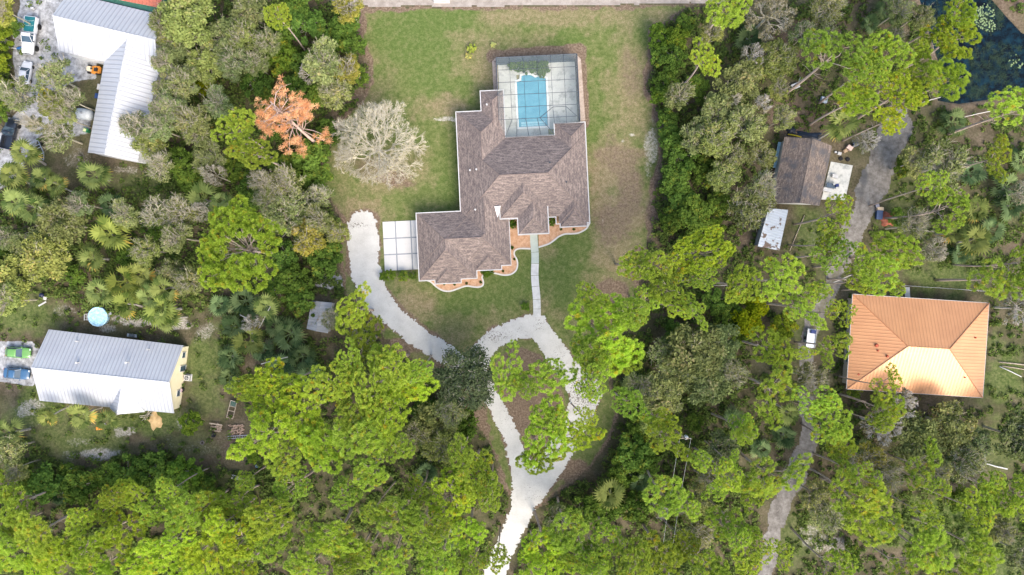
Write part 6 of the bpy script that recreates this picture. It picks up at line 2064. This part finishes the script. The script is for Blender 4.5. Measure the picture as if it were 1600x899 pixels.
for s in (-1, 1):
    MB().box(s * .8 - .04, s * .8 + .04, -.3, -.22, 0, .438).build("leg", M_WHITE, t)
    MB().tube([(s * .8, .33, 0), (s * .8, .35, .45), (s * .8, .47, .98)], .04, 6).build("leg", M_WHITE, t)
    MB().box(s * .8 - .035, s * .8 + .035, -.3, .36, .64, .68).build("armrest", M_WHITE, t)
t = thing("water_bucket", "pale blue bucket near the yellow green shrub below the log ladder", "bucket", at(402, 728, .3))
MB().lathe([(0, .02), (.2, .02), (.27, .5), (.29, .52), (.25, .5), (.19, .1), (0, .08)], 16).build("pail", paint("bucket_blue", (.22, .36, .5), .4), t, True)
MB().tube([(-.27, 0, .5), (0, .2, .56), (.27, 0, .5)], .015, 5).build("handle", M_STEEL, t)
for k, (x, y, r, lb) in enumerate([(100, 727, .42, "largest white bucket lid among the litter below the sandy yard"), (106, 731, .3, "white lid beside the largest white bucket lid"), (111, 732, .28, "white lid farthest towards the sandy yard in the litter"), (98, 733, .26, "white lid just beneath the largest bucket lid"), (71, 740, .24, "lone small white lid in the dark grass towards the cars")]):
    t = MB().lathe([(0, .02), (r, .02), (r, .08), (r * .9, .1), (0, .07)], 18).build("bucket_lid", M_WHITE)
    t.location = at(x, y)
    tag(t, lb, "lid", "white lids")
# cart with white top near the parking gravel
t = thing("kettle_grill", "dark kettle grill with white shelf in the grass between oaks and cream house", "grill", at(66, 464, .8), R_(-15))
MB().lathe([(0, .5), (.3, .52), (.42, .7), (.42, .78), (.3, .95), (0, 1.02)], 18, Matrix.Translation((-.25, .2, 0))).build("bowl", paint("navy_enamel", (.02, .025, .07), .3), t, True)
MB().box(-.1, .75, -.45, .1, .7, .75, .02).build("shelf", M_WHITE, t)
for x, y in ((-.5, .2), (.0, .3), (.65, -.35), (-.05, -.35)):
    MB().tube([(x, y, 0), (x * .9, y * .9, .7)], .03, 6).build("leg", M_STEEL, t)
t = MB().box(-.75, .75, -.13, .13, .04, .1, .01).build("white_board", M_WHITE)
t.location = at(66.5, 475)
t.rotation_euler = (0, 0, R_(30))
tag(t, "white board lying on the grass below the kettle grill", "board")

# ---------------------------------------------------------------- cottage side
pt = px2w([(1298, 253), (1332, 259), (1320, 313), (1283, 312)])
tag(MB().prism(pt[::-1], .0, .12).build("cottage_patio", concrete_mat("stained_patio", (.40, .40, .37), (.56, .56, .52), .6)), "pale stained concrete patio beside the shingled cottage", "patio")
crate("patio_cooler", "white cool box standing alone on the cottage patio", "cool box", 1304.5, 275.5, .95, .6, .5, -12, M_WHITE, None, .12)
crate("white_freezer", "long white chest on the patio against the cottage eave", "chest", 1293, 297, 1.5, .6, .8, -14, M_WHITE, None, .12)
t = thing("patio_table", "dark cluttered table on the cottage patio beside the long white chest", "table", (*at(1299, 290.5, .8)[:2], .12), R_(-10))
MB().box(-.85, .85, -.4, .4, .7, .75, .015).build("table_top", paint("dark_blue_grey", (.06, .09, .13), .5), t)
for x in (-.75, .75):
    for y in (-.32, .32):
        MB().box(x - .03, x + .03, y - .03, y + .03, 0, .7).build("leg", M_STEEL, t)
crate("tool_box", "navy tool box on the far end of the dark patio table", "tool box", 1304.5, 291, .5, .5, .32, 10, paint("navy_box", (.015, .03, .12), .4), None, .87)
crate("tool_box", "white tray box on the middle of the dark patio table", "box", 1300, 289, .32, .3, .2, 25, M_WHITE, None, .87)
crate("storage_box", "pinkish plastic box on top of the junk beside the grey track", "box", 1328, 231, .9, .7, .6, -35, paint("pink_beige", (.62, .46, .40), .6))
crate("storage_box", "black bin farthest from the cottage in the junk by the track", "box", 1337, 226, .8, .7, .6, 20, M_BLACK, paint("navy_lid", (.03, .05, .10), .4))
crate("storage_box", "white tub nearest to the cottage in the junk by the track", "box", 1312, 240, .55, .45, .45, -15, M_WHITE)
crate("storage_box", "brown carton between white tub and pinkish box", "box", 1321, 236, .6, .5, .4, 25, speckle("brown_card", (.3, .21, .13), (.42, .31, .2), 3))
crate("storage_box", "little white pot at the cottage corner of the junk", "box", 1306, 238, .3, .3, .3, 5, M_WHITE)
for x, y, lb in ((1314, 248, "dark wheel lying below the white tub at the patio's upper end"), (1325, 249, "dark wheel lying nearest the track above the patio")):
    t = thing("loose_wheel", lb, "wheel", at(x, y, .2), 0, None)
    MB().lathe([(.2, 0.0), (.34, .0), (.38, .06), (.38, .16), (.34, .22), (.2, .22)], 20).build("tyre", M_TYRE, t, True)
    MB().lathe([(0, .06), (.2, .08), (.2, .14), (0, .12)], 16).build("rim", paint("rusty_rim", (.25, .1, .06), .7), t)
tarp("black_tarp", "black tarp along the cottage's upper wall", "tarp", 1263, 213, 4.2, 1.5, .5, -5, paint("black_sheet", (.012, .02, .04), .4), 4)
tarp("black_tarp", "small black tarp heap at the cottage's upper corner", "tarp", 1237, 204, 1.6, 1.4, .5, 10, paint("black_sheet_small", (.015, .02, .035), .4), 7)
t = MB().tube([P(1231, 210, .9), P(1243, 212, .9), P(1252, 214.5, .9)], .12, 8).build("yellow_hose", paint("yellow_plastic", (.62, .48, .02), .4), None, True)
tag(t, "yellow corrugated pipe beside the black tarp at the cottage", "pipe")
t = thing("blue_fence_panel", "long pale blue sheet metal panel along the cottage's shaded side", "fence panel", at(1214, 243, 1))
pa_, pb_ = P(1219, 222, 1.2) - t.location, P(1211, 262, 1.2) - t.location
MB().sweep([tuple(pa_.xy), tuple(pb_.xy)], .5, .95, 1.05).build("sheet", paint("pale_blue_sheet", (.26, .42, .50), .5), t)
for f in (.05, .5, .95):
    q = pa_.lerp(pb_, f)
    MB().tube([(q.x, q.y, 0), (q.x, q.y, .95)], .05, 6).build("post", M_STEEL, t)
def pole(name, label, cat, p0, z0, p1, z1, r, mat):
    a, b_ = P(*p0, z0), P(*p1, z1)
    o = MB().tube([a, a.lerp(b_, .5) + Vector((0, .05, .03)), b_], [r, r * .9, r * .75], 8).build(name, mat, None, True)
    return tag(o, label, cat)
pole("timber_pole", "long pale pole lying on grass from the cottage towards lower pines", "pole", (1257, 337), .15, (1234, 392), .12, .085, M_WOOD)
pole("timber_pole", "short pale pole lying across the end of the long pole", "pole", (1254, 350), .3, (1279, 344), .25, .08, M_WOOD)
t = thing("tin_scrap_heap", "grey white scrap machine half under the leaning pine by the cottage", "scrap", at(1244, 134, .5), R_(20))
MB().box(-.8, .6, -.45, .45, .15, .6, .08).build("casing", paint("scrap_white", (.5, .52, .55), .5), t)
MB().tube([(-.2, -.3, .6), (.5, .5, .95), (1.1, 1.1, .7)], .05, 6).tube([(.2, -.4, .6), (.9, .6, .95)], .05, 6).build("bent_bar", M_STEEL, t)
for x, y in ((-.6, .5), (.4, -.5)):
    wheel(t, x, y, .22, .12)
t = thing("tin_scrap_heap", "bluish grey scrap lying under pine branches above the cottage", "scrap", at(1288, 156, .5), R_(-15))
MB().box(-.6, .6, -.5, .5, .1, .55, .1).build("casing", paint("scrap_blue", (.32, .40, .48), .5), t)
MB().box(-.5, .1, -.4, .3, .56, .72, .04).build("lid", paint("scrap_grey", (.5, .53, .56), .5), t)

# red heap and cool box across the track
t = thing("red_net_heap", "round red netted mound of bricks on grass beyond the grey track", "mound", at(1388, 342, .4))
V, F = tarp_mesh(2.2, 2.3, .75, 5)
MB().add(V, F).build("mound", speckle("red_brick_bits", (.22, .06, .035), (.46, .18, .12), 3.5, .95, .05), t, True)
crate("patio_cooler", "dark blue chest with tan top end next to the red mound", "chest", 1374.5, 336, 1.0, 1.5, .6, -5, paint("dark_blue_chest", (.02, .05, .14), .4), paint("navy_top", (.05, .08, .16), .5))
t = MB().box(-.55, .55, -.3, .3, .1, .55, .04).build("tan_box", speckle("tan_card", (.5, .38, .24), (.64, .5, .34), 3))
t.location = at(1376, 326.5, .5)
tag(t, "tan box lying above the dark blue chest", "box")
crate("storage_box", "black box with pale lid just above the tan box", "box", 1371, 322, .6, .5, .4, 12, M_BLACK, paint("dusky_lid", (.25, .24, .28), .5))

# white cart beside the grey track
t = thing("utility_cart", "white flat cart with dark blue box at its upper end beside the grey track", "cart", at(1267.5, 528, .8), R_(83))
MB().box(-1.7, 1.5, -.75, .75, .62, .74, .03).build("deck", paint("white_deck", (.7, .72, .74), .5), t)
for s in (-1, 1):
    MB().box(-1.7, 1.5, s * .78 - .03, s * .78 + .03, .7, .95).build("side_board", M_WHITE, t)
    wheel(t, -.1, s * .85, .32, .2)
MB().box(.75, 1.4, -.6, .3, .745, 1.15, .06).build("tool_chest", paint("navy_chest", (.012, .03, .14), .4), t)
MB().tube([(-1.7, 0, .6), (-2.9, 0, .5)], .05, 6).build("tow_bar", M_STEEL, t)
pole("standing_pole", "thin greenish pole lying beside the white flat cart", "pole", (1258, 520), .4, (1257, 558), .4, .07, paint("grey_green_pole", (.3, .38, .34), .6))

# wire fence above the orange roof
t = thing("wire_fence", "thin wire fence line on grass above the orange roof", "fence", at(1470, 450))
fp = [(1408, 446.5), (1425, 447.5), (1443, 449), (1462, 450), (1480, 451.5), (1498, 452.5), (1515, 454), (1532, 455)]
for k, q in enumerate(fp):
    a = P(*q) - t.location
    MB().tube([(a.x, a.y, 0), (a.x, a.y, 1.25)], .05, 6).build("post", M_STEEL, t)
for z in (.45, .85, 1.2):
    MB().tube([tuple(P(*q, 0) - t.location + Vector((0, 0, z))) for q in fp], .022, 4).build("wire", M_STEEL, t)
tag(MB().prism(px2w([(1414, 449), (1421, 449), (1422, 466), (1414, 466)])[::-1], 0, .07).build("stepping_slab", M_WALK), "short grey slab path from the wire fence to the orange roof", "slab")

# white pipe, right posts
t = MB().tube([P(1537, 706, .5), P(1538.5, 716, .5), P(1540.5, 724.5, .5), P(1556, 729, .5), P(1574, 733, .5)], .11, 8).build("white_pipe", M_WHITE, None, True)
tag(t, "bent white pipe on the grass below the oaks of the orange roof", "pipe")
pole("white_pole", "white pole lying on the ground beside two grey logs", "pole", (1562, 573), .2, (1596, 589), .2, .09, M_WHITE)
pole("fallen_log", "upper of two grey logs beside the white pole", "log", (1561, 566), .25, (1612, 572), .25, .11, M_WOOD)
pole("fallen_log", "lower of two grey logs beside the white pole", "log", (1566, 572), .2, (1612, 580), .2, .09, M_WOOD)

# fallen trunks seen through the trees
for k, (a, b_, lb) in enumerate([((1507, 183), (1553, 173), "bleached crooked branch along the bank below the dark pond"), ((1437, 162), (1470, 152), "forked grey branch reaching into the dark pond"), ((375, 492), (398, 505), "bleached broken log among the palmettos beside the round crowned pine"),
                                 ((404, 515), (430, 465), "curved bare branch rising between fan palms near the grey shed"), ((1060, 568), (1102, 574), "pale fallen branch on the dark olive oak"), ((408, 569), (450, 558), "pale fallen branch across the palmettos under the grey shed"),
                                 ((1330, 430), (1256, 462), "thin fallen pine trunk across the grey track above the cart"), ((1115, 446), (1160, 448), "straight pale trunk lying by the yellow shrubs"), ((1362, 600), (1400, 640), "brown fallen limb at the orange roof's lower edge")]):
    pole("fallen_log", lb, "log", a, .6 if k not in (2, 3, 4, 5) else 3.0, b_, .5 if k not in (2, 3, 4, 5) else 3.6, .08, M_TWIGW)

# leaning brushwood heap at lower left of the yard
# utility pole with its wires
t = thing("utility_pole", "utility pole with white insulators and wires between pines beside the brown track", "utility pole", at(1060, 668))
base = t.location
top = P(1071, 686, 9.6)
t.location = (top.x, top.y, 0)
MB().tube([(0, 0, 0), (0, 0, 9.8)], [.16, .11], 10).build("shaft", M_WOOD, t, True)
MB().box(-1.0, 1.0, -.06, .06, 9.15, 9.28).build("crossarm", M_WOOD, t)
for x in (-.9, 0, .9):
    MB().lathe([(0, 0), (.06, 0), (.09, .08), (.05, .14), (.08, .2), (0, .24)], 10, Matrix.Translation((x, 0, 9.285 if x else 9.8))).build("insulator", M_WHITE, t)
MB().lathe([(0, 0), (.28, 0), (.3, .05), (.3, .7), (.25, .8), (0, .82)], 14, Matrix.Translation((.4, .05, 8.1))).build("transformer", paint("pale_grey", (.6, .62, .62), .5), t)
end = P(1030, 960, 8.5)
for x in (-.9, .9):
    a, e = Vector((x, 0, 9.5)), end - t.location + Vector((x * .8, 0, 0))
    pts = [a.lerp(e, i / 10) - Vector((0, 0, .9 * 4 * (i / 10) * (1 - i / 10))) for i in range(11)]
    MB().tube(pts, .022, 4).build("wire", paint("pale_wire", (.5, .5, .5), .5), t)

# rough white boards by the sandy road
t = thing("white_block_row", "low white concrete barrier lying at the top edge on the sandy road", "barrier", at(690, 1.5, .4), 0)
MB().box(-1.4, 1.4, -.28, .28, 0, .3, .04).build("foot", M_WHITE, t)
MB().box(-1.38, 1.38, -.16, .16, .3, .75, .05).build("upstand", M_WHITE, t)
